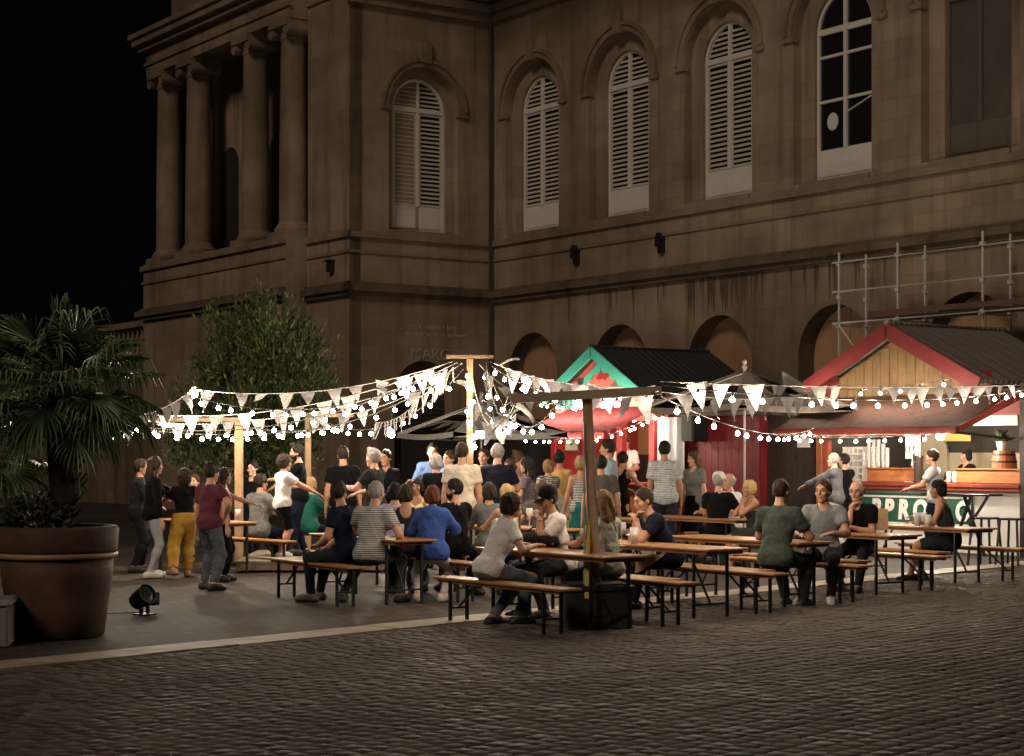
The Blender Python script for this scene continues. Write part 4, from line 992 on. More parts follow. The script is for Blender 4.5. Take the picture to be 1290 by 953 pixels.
# ================================================================== garland posts
POSTW = wood('pale_post_wood', (.36,.23,.125), .6, 'Z', .65); POSTX = wood('pale_beam_wood', (.27,.18,.11), .6, 'X', .65); DPOST = wood('weathered_brown_post', (.50,.34,.23), .7, 'Z', .6); DBEAM = wood('weathered_brown_beam', (.55,.42,.32), .7, 'X', .6)
BRIGHT = 500.0
q = W(592, 452, 27.0); t = thing('garland_post', (q.x, q.y, 0), 'tall pale wooden post with a short crossbar where all the garlands meet', 'post', .1, 'wooden garland posts')
m = MB(); m.box(-.045,.045,-.045,.045,0,q.z,0,.008); m.build('post', POSTW, t); m = MB(); m.box(-.35,.35,-.03,.03,q.z+.002,q.z+.055,0,.006); m.build('crossbar', POSTX, t)
m = MB(); m.box(-.4,.4,-.4,.4,0,.06,0,.01); m.build('foot', DKW, t)
ZT0 = q.z; YA = 27.0
q = W(301, 532, 28.0); t = thing('garland_post', (q.x, q.y, 0), 'pale wooden post with a long beam on top at the left of the stage', 'post', .0, 'wooden garland posts')
m = MB(); m.box(-.06,.06,-.06,.06,0,q.z,0,.008); m.build('post', POSTW, t); m = MB(); m.box(-1.55,.12,-.05,.05,q.z+.002,q.z+.07,0,.006); m.build('crossbar', POSTX, t); m = MB(); m.box(-.3,.3,-.3,.3,0,.05,0,.01); m.build('foot', DKW, t)
q = W(388, 526, 31.0); t = thing('garland_post', (q.x, q.y, 0), 'thin pale wooden post with a beam behind the bearded man', 'post', .0, 'wooden garland posts')
m = MB(); m.box(-.05,.05,-.05,.05,0,q.z,0,.008); m.build('post', POSTW, t); m = MB(); m.box(-.55,.78,-.05,.05,q.z+.002,q.z+.07,0,.006); m.build('crossbar', POSTX, t); m = MB(); m.box(-.3,.3,-.3,.3,0,.05,0,.01); m.build('foot', DKW, t)
pF = G(750, 797); pF.y += .3; pF.x = (750-CX)/F*pF.y
tubo = thing('planter_tub', (pF.x, pF.y, 0), 'black tub at the foot of the front garland post', 'tub', .2)
m = MB(); m.box(-.31,.31,-.24,.24,0,.42,0,.03); m.box(-.33,.33,-.26,.26,.38,.44,0,.012); m.build('tub', plain('black_rubber_tub', (.016,.015,.014), .65, scale=6, var=.3), tubo)
m = MB(); m.box(-.29,.29,-.22,.22,.442,.452); m.build('fill', SOIL, tubo)
q = W(739, 498, pF.y); HF = q.z; post = thing('garland_post', (pF.x, pF.y, .452), 'dark brown front garland post standing in the black tub with a crossbar and straps', 'post', .06, 'wooden garland posts')
m = MB(); dx = q.x - pF.x; m.bar((0.0,0,.0),(dx,0,HF-.452),.095,.085,up=(0,1,0)); m.build('post', DPOST, post)
m = MB(); bA = W(642, 503, pF.y-.06); bB = W(833, 492, pF.y-.06); o_ = Vector((pF.x, pF.y, .452)); m.bar(bA-o_, bB-o_, .09, .085); m.build('crossbar', DBEAM, post)
STR = plain('yellow_strap', (.55,.45,.10), .6, scale=20); STW = plain('grey_strap', (.38,.35,.31), .6)
for (xa, xb, z1, mt, w, zb) in ((-.06,-.115,.62,STR,.04,-.13),(-.05,-.13,1.55,STW,.014,-.02),(.05,.09,1.5,STW,.014,0.0),(.02,.03,1.0,STW,.01,0)):
    m = MB(); m.bar((dx*z1/1.8+xa*.8, -.056, z1), (xb, -.285 if zb < -.05 else -.2, zb), w, .005, up=(0,1,0)); m.build('strap', mt, post)

# ================================================================== bunting and light strings
FLAG = cloth('white_flag_cloth', (.29,.28,.27), .85, .06); CORD = plain('white_cord', (.5,.47,.42), .7); CABLE = plain('dark_cable', (.05,.045,.04), .6); SOCK = plain('black_socket', (.02,.02,.02), .5)
BULB = emit('warm_bulb_glass', (1.0, .82, .63), BRIGHT); SOFT = emit('dim_warm_bulb_glass', (1.0, .82, .63), BRIGHT*.25); BIG = emit('bright_lamp_glass', (1.0, .90, .74), BRIGHT*2.6)
random.seed(5)
flag_me = []
for k in range(7):
    w, h = random.uniform(.24,.29), random.uniform(.31,.37); n = 5; vs = []; fs = []; tw = random.uniform(-.7,.7) if k > 1 else random.uniform(-.15,.15); cu = random.uniform(-.06,.06)
    for side in (0, 1):
        for i in range(n+1):
            f = i/n; ww = w*(1-f)*.5 + .002
            for sx in (-1, 0, 1):
                a = tw*f; x = sx*ww; y = cu*math.sin(f*2.6) + .02*sx*f + (.0025 if side else 0); vs.append((x*math.cos(a), y + x*math.sin(a), -f*h))
        b = side*(n+1)*3
        for i in range(n):
            for c in range(2): fs.append((b+i*3+c, b+i*3+c+1, b+i*3+c+4, b+i*3+c+3))
    m = MB(); m.add(vs, fs); flag_me.append(m.mesh('flag', FLAG, True))
def ico(r, seg=10, rings=7):
    m = MB(); m.lathe([(max(1e-5, r*math.sin(math.pi*i/rings)), -r*math.cos(math.pi*i/rings)) for i in range(rings+1)], seg=seg); return m
bulb_me = ico(.027).mesh('bulb', BULB, True); soft_me = ico(.031).mesh('bulb', SOFT, True); big_me = ico(.062).mesh('lamp', BIG, True)
sk = MB(); sk.lathe([(.014,.022),(.017,.055),(.012,.075),(.0,.076)], seg=8); sock_me = sk.mesh('socket', SOCK, True)
def span(p0, p1, sag, n=28): return [p0.lerp(p1, i/n) + Vector((0, 0, -sag*4*(i/n)*(1-i/n))) for i in range(n+1)]
def along(pts, s):
    L = [0]
    for a, b in zip(pts, pts[1:]): L.append(L[-1] + (b-a).length)
    d = s*L[-1]
    for i in range(len(pts)-1):
        if L[i+1] >= d: return pts[i].lerp(pts[i+1], (d-L[i])/max(1e-9, L[i+1]-L[i])), (pts[i+1]-pts[i]).normalized()
    return pts[-1], (pts[-1]-pts[-2]).normalized()
def bunting(p0, p1, sag, n, label, wild=.25, s0=.04, s1=.97):
    pts = span(p0, p1, sag); m = MB(); m.tube(pts, .006, 5); c = m.build('bunting', CORD); tag(c, label, 'bunting', 'white pennant garlands')
    for i in range(n):
        s = s0 + (s1-s0)*(i+.5+random.uniform(-.22,.22))/n; p, d = along(pts, s)
        o = link('flag', random.choice(flag_me), c, p); rz = math.atan2(d.y, d.x)
        if abs(d.x) < .6: rz += random.uniform(.3, .9)*(1 if d.y*d.x > 0 else -1)*-1
        rx = random.gauss(0, .2); ry = random.gauss(0, .12) - math.asin(max(-1, min(1, d.z)))*.6
        if random.random() < wild*.5: rx = random.choice((-1, 1))*random.uniform(.7, 2.1); rz += random.uniform(-.6,.6)
        o.rotation_euler = (rx, ry, rz + random.gauss(0, .25)); o.scale = (random.uniform(.72,.98),)*3
strip = MB()
for side in (0, 1): strip.add([(-.012, .002*side, 0), (.012, .002*side, 0), (.014, .01+.002*side, -.12), (-.010, .01+.002*side, -.12), (.010, .002*side, -.26), (-.010, .002*side, -.26)], [(0,1,2,3),(3,2,4,5)])
strip_me = strip.mesh('strip', FLAG)
def fringe(p0, p1, sag, n, label):
    pts = span(p0, p1, sag, 16); m = MB(); m.tube(pts, .005, 5); c = m.build('fringe_garland', CORD); tag(c, label, 'garland', 'white fringe garlands')
    for i in range(n):
        p, d = along(pts, (i+.5)/n); o = link('strip', strip_me, c, p); o.rotation_euler = (random.gauss(0,.12), random.gauss(.1,.12), random.uniform(-.6,.6)); o.scale = (1,1,random.uniform(.75,1.1))
fringe(W(472, 532, 28.5), W(520, 512, 27.6), .08, 13, 'short white fringe garland between the thin post and the tall post')
fringe(W(612, 520, 26.6), W(650, 522, 26.0), .14, 15, 'drooping white fringe garland just right of the tall post')
fringe(W(520, 505, 27.4), W(572, 462, 27), .06, 12, 'white fringe garland climbing to the top of the tall post')
def lights(p0, p1, sag, n, label, s0=.03, s1=.97, me=None, group='warm light bulb strings', off=False):
    if not isinstance(p0, list) and off: p0 = p0 + Vector((0,-.08,0)); p1 = p1 + Vector((0,-.3,0))
    pts = p0 if isinstance(p0, list) else span(p0, p1, sag)
    if off: pts = [p + Vector((0, -.3*math.sin(math.pi*i/(len(pts)-1)), 0)) for i, p in enumerate(pts)]
    m = MB(); m.tube(pts, .007, 5); c = m.build('light_string', CABLE); tag(c, label, 'light string', group)
    for i in range(n):
        s = s0 + (s1-s0)*(i+.5+random.uniform(-.3,.3))/n; p, d = along(pts, s)
        o = link('bulb', me or bulb_me, c, p + Vector((0,0,-.075))); k = link('socket', sock_me, o)
A = lambda du=0, dv=0: W(592+du, 452+dv, YA)
bunting(A(-22,4), W(242, 491, 26.5), .22, 10, 'top white pennant garland from the tall post to the bright lamp on the left', .5)
bunting(A(-26,5), W(180, 522, 26.5), .28, 11, 'white pennant garland from the tall post to the left end of the long beam')
bunting(A(-16,5), W(300, 530, 28), .2, 7, 'white pennant garland from the tall post to the post left of the stage')
bunting(A(-10,6), W(384, 524, 31), .25, 6, 'white pennant garland from the tall post to the thin post behind the bearded man')
bunting(W(242, 492, 26.5), W(128, 530, 22), .12, 7, 'short white pennant garland from the bright lamp down to the palm', .15)
bunting(W(182, 530, 26), W(300, 531, 28), .05, 4, 'white pennant garland hung along the long beam', .1)
bunting(A(20,5), W(652, 500, pF.y), .45, 9, 'drooping white pennant garland from the tall post to the left end of the dark crossbar', .5)
bunting(A(26,4), W(826, 488, pF.y), .12, 13, 'white pennant garland from the tall post to the right end of the dark crossbar', .4)
bunting(A(12,8), W(735, 470, 36), .5, 9, 'white pennant garland from the tall post to the red food stall gable', .5)
bunting(W(832, 481, pF.y), SP(.12, -.12, 2.84), .05, 19, 'long taut white pennant garland from the dark crossbar to the right edge', .12)
bunting(W(832, 494, pF.y), W(1062, 482, 31), .16, 10, 'lower white pennant garland from the dark crossbar to the red gable of the drinks stall', .15)
bunting(A(2,20), W(640, 500, 24), .55, 7, 'short loop of white pennants hanging beside the tall post', .9)
lights(A(-20,8), W(240, 498, 26.5), .42, 16, 'bulb string from the tall post to the bright lamp on the left', off=True, me=soft_me)
lights(A(-24,10), W(182, 538, 26.8), .38, 18, 'bulb string from the tall post to the left end of the long beam', off=True, me=soft_me)
lights(A(-14,12), W(300, 536, 28), .4, 12, 'bulb string from the tall post to the post left of the stage', off=True, me=soft_me)
lights(A(-8,14), W(402, 526, 31), .5, 10, 'sagging bulb string from the tall post to the thin post with a beam', off=True, me=soft_me)
lights(W(176, 541, 26.8), W(440, 536, 31), .12, 12, 'bulb string running under the pale beams on the left', off=True, me=soft_me)
lights(W(180, 530, 26.8), W(74, 500, 18.6), .25, 9, 'bulb string from the long beam into the palm fronds')
lights(A(18,8), W(650, 508, pF.y), .55, 9, 'drooping bulb string from the tall post to the left end of the dark crossbar', off=True)
lights(A(24,7), W(828, 494, pF.y), .25, 12, 'bulb string from the tall post to the right end of the dark crossbar', off=True)
q0 = A(0, 6); lights([q0, q0+Vector((-.07,-.08,-.2)), q0+Vector((.07,-.08,-.45)), q0+Vector((-.07,-.08,-.7)), q0+Vector((.08,-.08,-.95)), q0+Vector((.07,-.08,-1.3))], None, 0, 7, 'bulb string wound round the top of the tall post', me=soft_me)
lights(A(22,12), W(705, 500, 24), .62, 9, 'hanging loop of bulbs just right of the tall post', off=True, me=soft_me)
lights(W(832, 486, pF.y), SP(.12, -.12, 2.76), .17, 15, 'long bulb string from the dark crossbar to the right edge', off=True)
lights(W(832, 500, pF.y), W(1022, 540, 32), .22, 12, 'lower bulb string from the dark crossbar to the drinks stall canopy', off=True)
lights(SP(-4.5,-1.52,2.04), SP(-.2,-1.52,2.04), .05, 11, 'row of bulbs along the front edge of the drinks stall canopy')
lights(SP(-4.85,-.8,2.98), SP(-.7,-.8,2.98), .15, 8, 'sagging bulb string across the gable of the drinks stall')
lights(SP(-12.4,-1.56,2.06), SP(-9.4,-1.56,2.06), .04, 9, 'row of bulbs along the front edge of the red canopy of the food stall')
lights(SP(-9.32,-1.5,2.10), SP(-9.3,-.1,2.6), .05, 7, 'row of bulbs climbing the right edge of the red canopy')
lights(SP(-13.1,-.9,2.95), SP(-9.5,-.9,2.95), .2, 11, 'sagging bulb string across the painted gable of the food stall')
# single lamps
INB = ico(.045).mesh('bulb', emit('amber_bulb_glass', (1.0, .76, .50), BRIGHT*.9), True)
def lamp(p, label, hang=.5):
    t = thing('hanging_lamp', p, label, 'lamp'); link('bulb', INB if 'inside' in label else big_me, t); m = MB(); m.lathe([(.03,.05),(.034,.1),(.02,.14),(.0,.141)], seg=10); m.build('socket', SOCK, t)
    m = MB(); m.tube([(0,0,.14),(0,0,hang)], .006, 5); m.build('cable', CABLE, t)
lamp(W(244, 496, 26.4), 'bright round lamp at the left end of the top garland', .18)
lamp(W(493, 547, 29.5), 'single bright bulb hanging low over the two men in black', .6)
lamp(SP(sl_u(1184, -.6), -.6, 2.0), 'bright bulb hanging in front of the drinks stall opening', .5)
lamp(SP(sl_u(1258, .6), .6, 2.28), 'bright bulb at the right end inside the drinks stall', .4)
lamp(SP(-3.9, .9, 2.35), 'bulb hanging inside the left half of the drinks stall', .35); lamp(SP(-2.3, .9, 2.35), 'bulb hanging inside the middle of the drinks stall', .35)
lamp(SP(-11.6, 1.0, 2.45), 'bulb hanging inside the red food stall on its left', .4); lamp(SP(-10.6, 1.0, 2.45), 'bulb hanging inside the red food stall on its right', .4)
t = thing('work_lamp', W(607, 548, 26.9), 'small white floodlight fixed to the tall post', 'floodlight', .0)
m = MB(); m.box(-.075,.075,-.02,.0,-.045,.045,0,.008); m.build('lens', BULB, t); m = MB(); m.box(-.09,.09,.002,.07,-.06,.06,0,.01); m.box(-.15,-.091,.01,.05,-.02,.02); m.build('housing', PLW, t)
# ================================================================== people: every figure is grown from a signed distance field
def sd_rc(P, a, b, r1, r2, flat=None):
    a = np.asarray(a, np.float32); b = np.asarray(b, np.float32); ab = b-a; pa = P-a
    h = np.clip((pa@ab)/max(1e-9, float(ab@ab)), 0, 1); d = pa - h[:, None]*ab
    return np.sqrt(np.einsum('ij,ij->i', d, d)) - (r1 + (r2-r1)*h)
def sd_el(P, c, M, r):
    q = (P-np.asarray(c, np.float32)) @ np.asarray(M, np.float32).T; r = np.asarray(r, np.float32)
    k0 = np.sqrt(((q/r)**2).sum(1)); k1 = np.sqrt(((q/(r*r))**2).sum(1)) + 1e-9
    return k0*(k0-1)/k1
def smin(a, b, k):
    h = np.clip(.5 + .5*(b-a)/k, 0, 1); return b + (a-b)*h - k*h*(1-h)
def nets(fn, lo, hi, vox):
    lo = np.asarray(lo, float); hi = np.asarray(hi, float); n = np.maximum(4, np.ceil((hi-lo)/vox).astype(int)+1)
    ax = [lo[i] + vox*np.arange(n[i]) for i in range(3)]
    g = np.stack(np.meshgrid(*ax, indexing='ij'), -1).reshape(-1, 3).astype(np.float32)
    D = fn(g).reshape(n).astype(np.float32)
    D[0], D[-1], D[:,0], D[:,-1], D[:,:,0], D[:,:,-1] = [np.maximum(x, 1e-3) for x in (D[0], D[-1], D[:,0], D[:,-1], D[:,:,0], D[:,:,-1])]
    S = D < 0
    c = n-1; acc = np.zeros((*c, 3), np.float32); cnt = np.zeros(c, np.float32)
    crn = [(i, j, k) for i in (0,1) for j in (0,1) for k in (0,1)]
    sl_ = lambda A, o: A[o[0]:o[0]+c[0], o[1]:o[1]+c[1], o[2]:o[2]+c[2]]
    for o in crn:
        for a in range(3):
            if o[a]: continue
            o2 = list(o); o2[a] = 1; d0 = sl_(D, o); d1 = sl_(D, o2); m = (d0 < 0) != (d1 < 0)
            if not m.any(): continue
            t = np.where(m, d0/np.where(m, d0-d1, 1), 0)
            for b in range(3): acc[..., b] += np.where(m, (o[b] + (t if b == a else 0)), 0)
            cnt += m
    act = cnt > 0; idx = -np.ones(c, int); idx[act] = np.arange(act.sum())
    ijk = np.argwhere(act); V = lo + vox*(ijk + acc[act]/cnt[act][:, None])
    quads = []
    for a in range(3):
        b, e = (a+1) % 3, (a+2) % 3
        sA = [slice(None)]*3; sB = [slice(None)]*3; sA[a] = slice(0, -1); sB[a] = slice(1, None)
        m = S[tuple(sA)] != S[tuple(sB)]; ins = S[tuple(sA)]
        p = np.argwhere(m); ok = (p[:, b] > 0) & (p[:, e] > 0) & (p[:, b] < n[b]-1) & (p[:, e] < n[e]-1); p = p[ok]
        if not len(p): continue
        f = ins[p[:,0], p[:,1], p[:,2]]
        def at(db, de): q = p.copy(); q[:, b] += db; q[:, e] += de; return idx[q[:,0], q[:,1], q[:,2]]
        Q = np.stack([at(-1,-1), at(0,-1), at(0,0), at(-1,0)], 1); Q[~f] = Q[~f][:, ::-1]; quads.append(Q)
    return V.astype(np.float32), np.concatenate(quads)
I3 = np.eye(3)
# ---- heads (origin at the head centre, +y forward)
def head_fn(fem):
    j = .92 if fem else 1.0
    def fn(P):
        d = sd_el(P, (0,-.012,.032), I3, (.0765,.096,.100)); d = smin(d, sd_el(P, (0,.022,-.048), I3, (.056*j,.068,.078)), .03)
        d = smin(d, sd_el(P, (0,.070,-.098), I3, (.026*j,.026,.020)), .025)                    # chin
        d = smin(d, sd_rc(P, (-.034,.078,.034), (.034,.078,.034), .012, .012), .022)             # brow
        for s in (-1, 1):
            d = smin(d, sd_el(P, (s*.044,.060,-.022), I3, (.022,.026,.022)), .02)                # cheek
            d = -smin(-d, sd_el(P, (s*.031,.094,.012), I3, (.017,.016,.012)), .012)              # eye socket
            d = smin(d, sd_el(P, (s*.031,.076,.011), I3, (.0145,.0145,.0125)), .004)             # eye ball
            d = smin(d, sd_el(P, (s*.077,-.012,-.004), I3, (.010,.021,.032)), .008)              # ear
        d = smin(d, sd_rc(P, (0,.090,.016), (0,.106,-.024), .008, .0135), .012)                  # nose
        d = smin(d, sd_rc(P, (-.016,.091,-.050), (.016,.091,-.050), .0075, .0075), .01)          # lips
        d = smin(d, sd_rc(P, (-.014,.090,-.062), (.014,.090,-.062), .008, .008), .008)
        return d
    return fn
HEADS = {}
for fem in (0, 1):
    V, Q = nets(head_fn(fem), (-.11,-.13,-.14), (.11,.14,.15), .0075); c = V[Q].mean(1); mi = np.zeros(len(Q), int)
    for s in (-1, 1): mi[(np.abs(c[:,0]-s*.031) < .0115) & (np.abs(c[:,2]-.011) < .006) & (c[:,1] > .074)] = 1
    mi[(np.abs(c[:,0]) < .021) & (np.abs(c[:,2]+.056) < .011) & (c[:,1] > .084)] = 2
    mi[(np.abs(np.abs(c[:,0])-.032) < .019) & (np.abs(c[:,2]-.034) < .0055) & (c[:,1] > .066)] = 3
    HEADS[fem] = (V, Q, mi)
# ---- hands (origin at the wrist, fingers along +y, palm towards -z, thumb on +x)
def hand_fn(curl):
    kn = [(.030,.088),(.010,.094),(-.010,.090),(-.028,.080)]; ln = [(.040,.024,.020),(.045,.028,.021),(.041,.026,.020),(.032,.019,.018)]
    prims = []
    for (x, y), l in zip(kn, ln):
        prims.append(((x*.55,.004,0),(x,y,0),.0135,.0105,.014)); p = np.array([x,y,0.]); a = curl*.5; sp = x*.25
        for L, r in zip(l, (.0092,.0082,.0072)):
            q = p + L*np.array([math.sin(sp)*math.cos(a), math.cos(a)*math.cos(sp), -math.sin(a)]); prims.append((tuple(p), tuple(q), r, r*.92, .004)); p = q; a += curl
    t0 = (.014,.022,-.004); t1 = (.040,.052,-.012-.01*curl); t2 = (.050,.078,-.018-.02*curl); t3 = (.050,.100,-.022-.03*curl)
    prims += [(t0,t1,.014,.011,.012),(t1,t2,.0105,.009,.004),(t2,t3,.009,.0075,.004),((0,-.03,0),(0,.01,0),.024,.020,.014)]
    def fn(P):
        d = None
        for a, b, r1, r2, k in prims:
            e = sd_rc(P, a, b, r1, r2); d = e if d is None else smin(d, e, k)
        return d
    return fn
HANDS = {k: nets(hand_fn(c), (-.06,-.06,-.10), (.09,.20,.04), .0058) for k, c in (('relax', .32), ('grip', .95), ('flat', .1))}
# ---- hair (origin at the head centre)
def hair_shape(style):
    def fn(P):
        x, y, z = P[:,0], P[:,1], P[:,2]
        n = .007*np.sin(70*x+20*z)*np.sin(55*y+9*x+14*z) + .003*np.sin(150*x+60*y)*np.sin(90*z+40*y) + .006*np.sin(31*x-22*y+3)*np.sin(27*z+12*x)
        th = {'buzz': .007, 'short': .013, 'crop': .010}.get(style, .016)
        n = n*(.25 if style == 'buzz' else .6 if style == 'crop' else 1)
        cap = sd_el(P, (0,-.014,.034), I3, (.0765+th,.096+th,.100+th)) + n
        face = .80*y - .60*z - .012 + .007*np.sin(52*x+1) + .004*np.sin(121*x)
        if style == 'bald': face = np.maximum(z-.055, .0) + np.where(z > .05, .05, -.05) if False else np.maximum(z-.050, y-.02)
        low = {'buzz': -.05, 'short': -.062, 'crop': -.055, 'bald': -.055}.get(style, -.07)
        ear = np.where(np.abs(x) > .062, (-.005 - z) - np.where(y < -.03, .05, 0), -1)
        d = np.maximum(cap, face); d = np.maximum(d, (low - z))
        if style in ('short', 'crop', 'buzz', 'bald'): d = np.maximum(d, ear)
        if style == 'quiff': d = np.maximum(d, ear); d = smin(d, sd_el(P, (0,.045,.118), I3, (.05,.045,.030)) + n*2, .03)
        if style in ('long', 'longer', 'pony', 'bun', 'bob', 'curly'):
            fr = .70*y - .55*z - .034 + .012*np.sin(38*x+.6) + .004*np.sin(110*x); d = np.maximum(smin(cap, sd_el(P, (0,-.03,.03), I3, (.09,.10,.105)) + n, .02), np.maximum(fr, -.075-z))
        if style in ('long', 'longer'):
            L = -.26 if style == 'long' else -.38
            lk = sd_el(P, (0,-.088,-.08+L*.25), I3, (.095,.050,.16-L*.25)) + n*1.8
            d = smin(d, np.maximum(lk, L - z), .03)
            for s in (-1, 1): d = smin(d, np.maximum(sd_rc(P, (s*.080,-.01,.03), (s*.088,-.012,L*.8), .024, .020) + n, L - z), .02)
        if style == 'bob':
            d = smin(d, np.maximum(sd_el(P, (0,-.035,-.01), I3, (.102,.095,.115)) + n*1.5, np.maximum(-.105-z, np.where((y > .015+.3*z) & (np.abs(x) < .07), .01, -1))), .02)
            d = np.where((np.abs(x) < .062) & (y > .03) & (z < .03), np.maximum(d, .01), d)
        if style == 'curly':
            b = .012*np.sin(85*x+3)*np.sin(85*y)*np.sin(85*z+1); k = np.maximum(sd_el(P, (0,-.03,.03), I3, (.112,.120,.130)) + b, np.maximum(.8*y-.5*z-.035, -.10-z)); d = smin(d, k, .02)
        if style == 'bigcurly':
            b = .014*np.sin(75*x+3)*np.sin(75*y)*np.sin(75*z+1); d = np.maximum(sd_el(P, (0,-.045,-.02), I3, (.125,.115,.165)) + b, np.maximum(.8*y-.4*z-.02, -.2-z))
        if style == 'pony': d = smin(d, sd_rc(P, (0,-.105,.06), (0,-.135,-.13), .032, .016) + n, .015)
        if style == 'bun': d = smin(d, sd_el(P, (0,-.07,.135), I3, (.045,.045,.040)) + n, .012)
        if style == 'beard':
            d = np.maximum(sd_el(P, (0,.024,-.056), I3, (.063,.076,.084)) + n, np.maximum(z+.028, .0-y)); d = np.maximum(d, -sd_el(P, (0,.098,-.055), I3, (.022,.02,.010)))
        return d
    return fn
_hair = {}
def hair_mesh(style, mt):
    k = (style, mt.name)
    if k not in _hair:
        lo, hi = (-.16,-.19,-.42 if style == 'longer' else -.30 if style in ('long','bigcurly') else -.18), (.16,.14,.20)
        V, Q = nets(hair_shape(style), lo, hi, .0105 if style in ('long','longer','bigcurly','curly') else .009); _hair[k] = np_mesh('hair', V, Q, [mt])
    return _hair[k]
def mat_hair(name, c):
    k = ('h', name)
    if k in _mc: return _mc[k]
    t = NT(name); n = t.noise(t.co(scale=(30,30,4)), 3, 3); col = t.mix(n, tuple(x*.55 for x in c), tuple(min(1,x*1.5) for x in c))
    _mc[k] = t.fin(col, .6, t.bump(n, .9, .02), spec=.15); return _mc[k]
HC = dict(black=(.012,.010,.009), dark=(.030,.019,.013), brown=(.075,.040,.022), auburn=(.11,.035,.018), blonde=(.42,.27,.12), darkblonde=(.24,.15,.075), grey=(.27,.25,.23), white=(.62,.58,.53))
def mat_skin(name, c):
    k = ('s', name)
    if k in _mc: return _mc[k]
    t = NT(name); n = t.noise(t.co(), 14, 3); col = t.mix(n, tuple(x*.85 for x in c), (min(1,c[0]*1.12), c[1]*1.05, c[2]*1.02))
    t.b.inputs['Subsurface Weight'].default_value = 0.0
    _mc[k] = t.fin(col, .5, t.bump(t.noise(t.co(), 90, 2), .1, .002), spec=.35); return _mc[k]
SK = dict(fair=(.52,.31,.22), light=(.46,.26,.17), tan=(.36,.19,.115), olive=(.31,.165,.10))
EYE = plain('dark_eye', (.09,.06,.045), .25, bump=0); LIPM = plain('lip', (.34,.12,.09), .45)
BROW = plain('brow', (.14,.075,.045), .7)
TC = {}
def vec(*a): return np.array(a, float)
def nrm(v): return v/max(1e-9, np.linalg.norm(v))
def ik(a, t, l1, l2, pole):
    d = t-a; L = np.linalg.norm(d); mx = (l1+l2)*.998
    if L > mx: t = a + d/L*mx; d = t-a; L = mx
    L = max(L, abs(l1-l2)+.02); u = nrm(d); x = (l1*l1-l2*l2+L*L)/(2*L); h = math.sqrt(max(0, l1*l1-x*x))
    pl = pole - u*(pole@u); return a + u*x + nrm(pl)*h, t
POSES = {   # hands: (right-to-left x outwards, y forward, z) in the figure's own frame, S = 1 for 1.75 m
 'down': dict(hands=(vec(.27,.05,.80), vec(.27,.07,.80))), 'hip': dict(hands=(vec(.20,.06,1.02), vec(.28,.06,.80)), out=1.0),
 'reachR': dict(hands=(vec(.22,.50,1.18), vec(.26,.05,.82))), 'reachL': dict(hands=(vec(.27,.05,.82), vec(.15,.55,1.15))), 'dance': dict(hands=(vec(.24,.42,1.12), vec(.20,.40,1.22))), 'hold': dict(hands=(vec(.13,.30,1.14), vec(.12,.26,1.05))),
 'cross': dict(hands=(vec(-.08,.22,1.14), vec(-.08,.25,1.10))), 'hug': dict(hands=(vec(.12,.45,1.20), vec(.02,.42,1.05))), 'bar': dict(hands=(vec(.20,.42,1.12), vec(.16,.40,1.10))), 'behind': dict(hands=(vec(.02,-.19,1.05), vec(.25,.25,1.12))), 'face': dict(hands=(vec(.05,.20,1.48), vec(.20,.3,1.05)))}
SIT = dict(table=(vec(.20,.44,.80), vec(.16,.42,.80)), lap=(vec(.14,.30,.66), vec(.14,.32,.66)), chin=(vec(0,0,10), vec(.02,.36,.80)), drink=(vec(.16,.45,.86), vec(.20,.42,.80)), knee=(vec(.22,.42,.62), vec(.16,.30,.66)), akimbo=(vec(.30,.22,.64), vec(.20,.42,.80)), cross=(vec(-.1,.34,.86), vec(-.08,.36,.86)), fold=(vec(0,0,10.0), vec(0,0,10.03)), nape=(vec(.12,.02,1.30), vec(.18,.42,.80)))

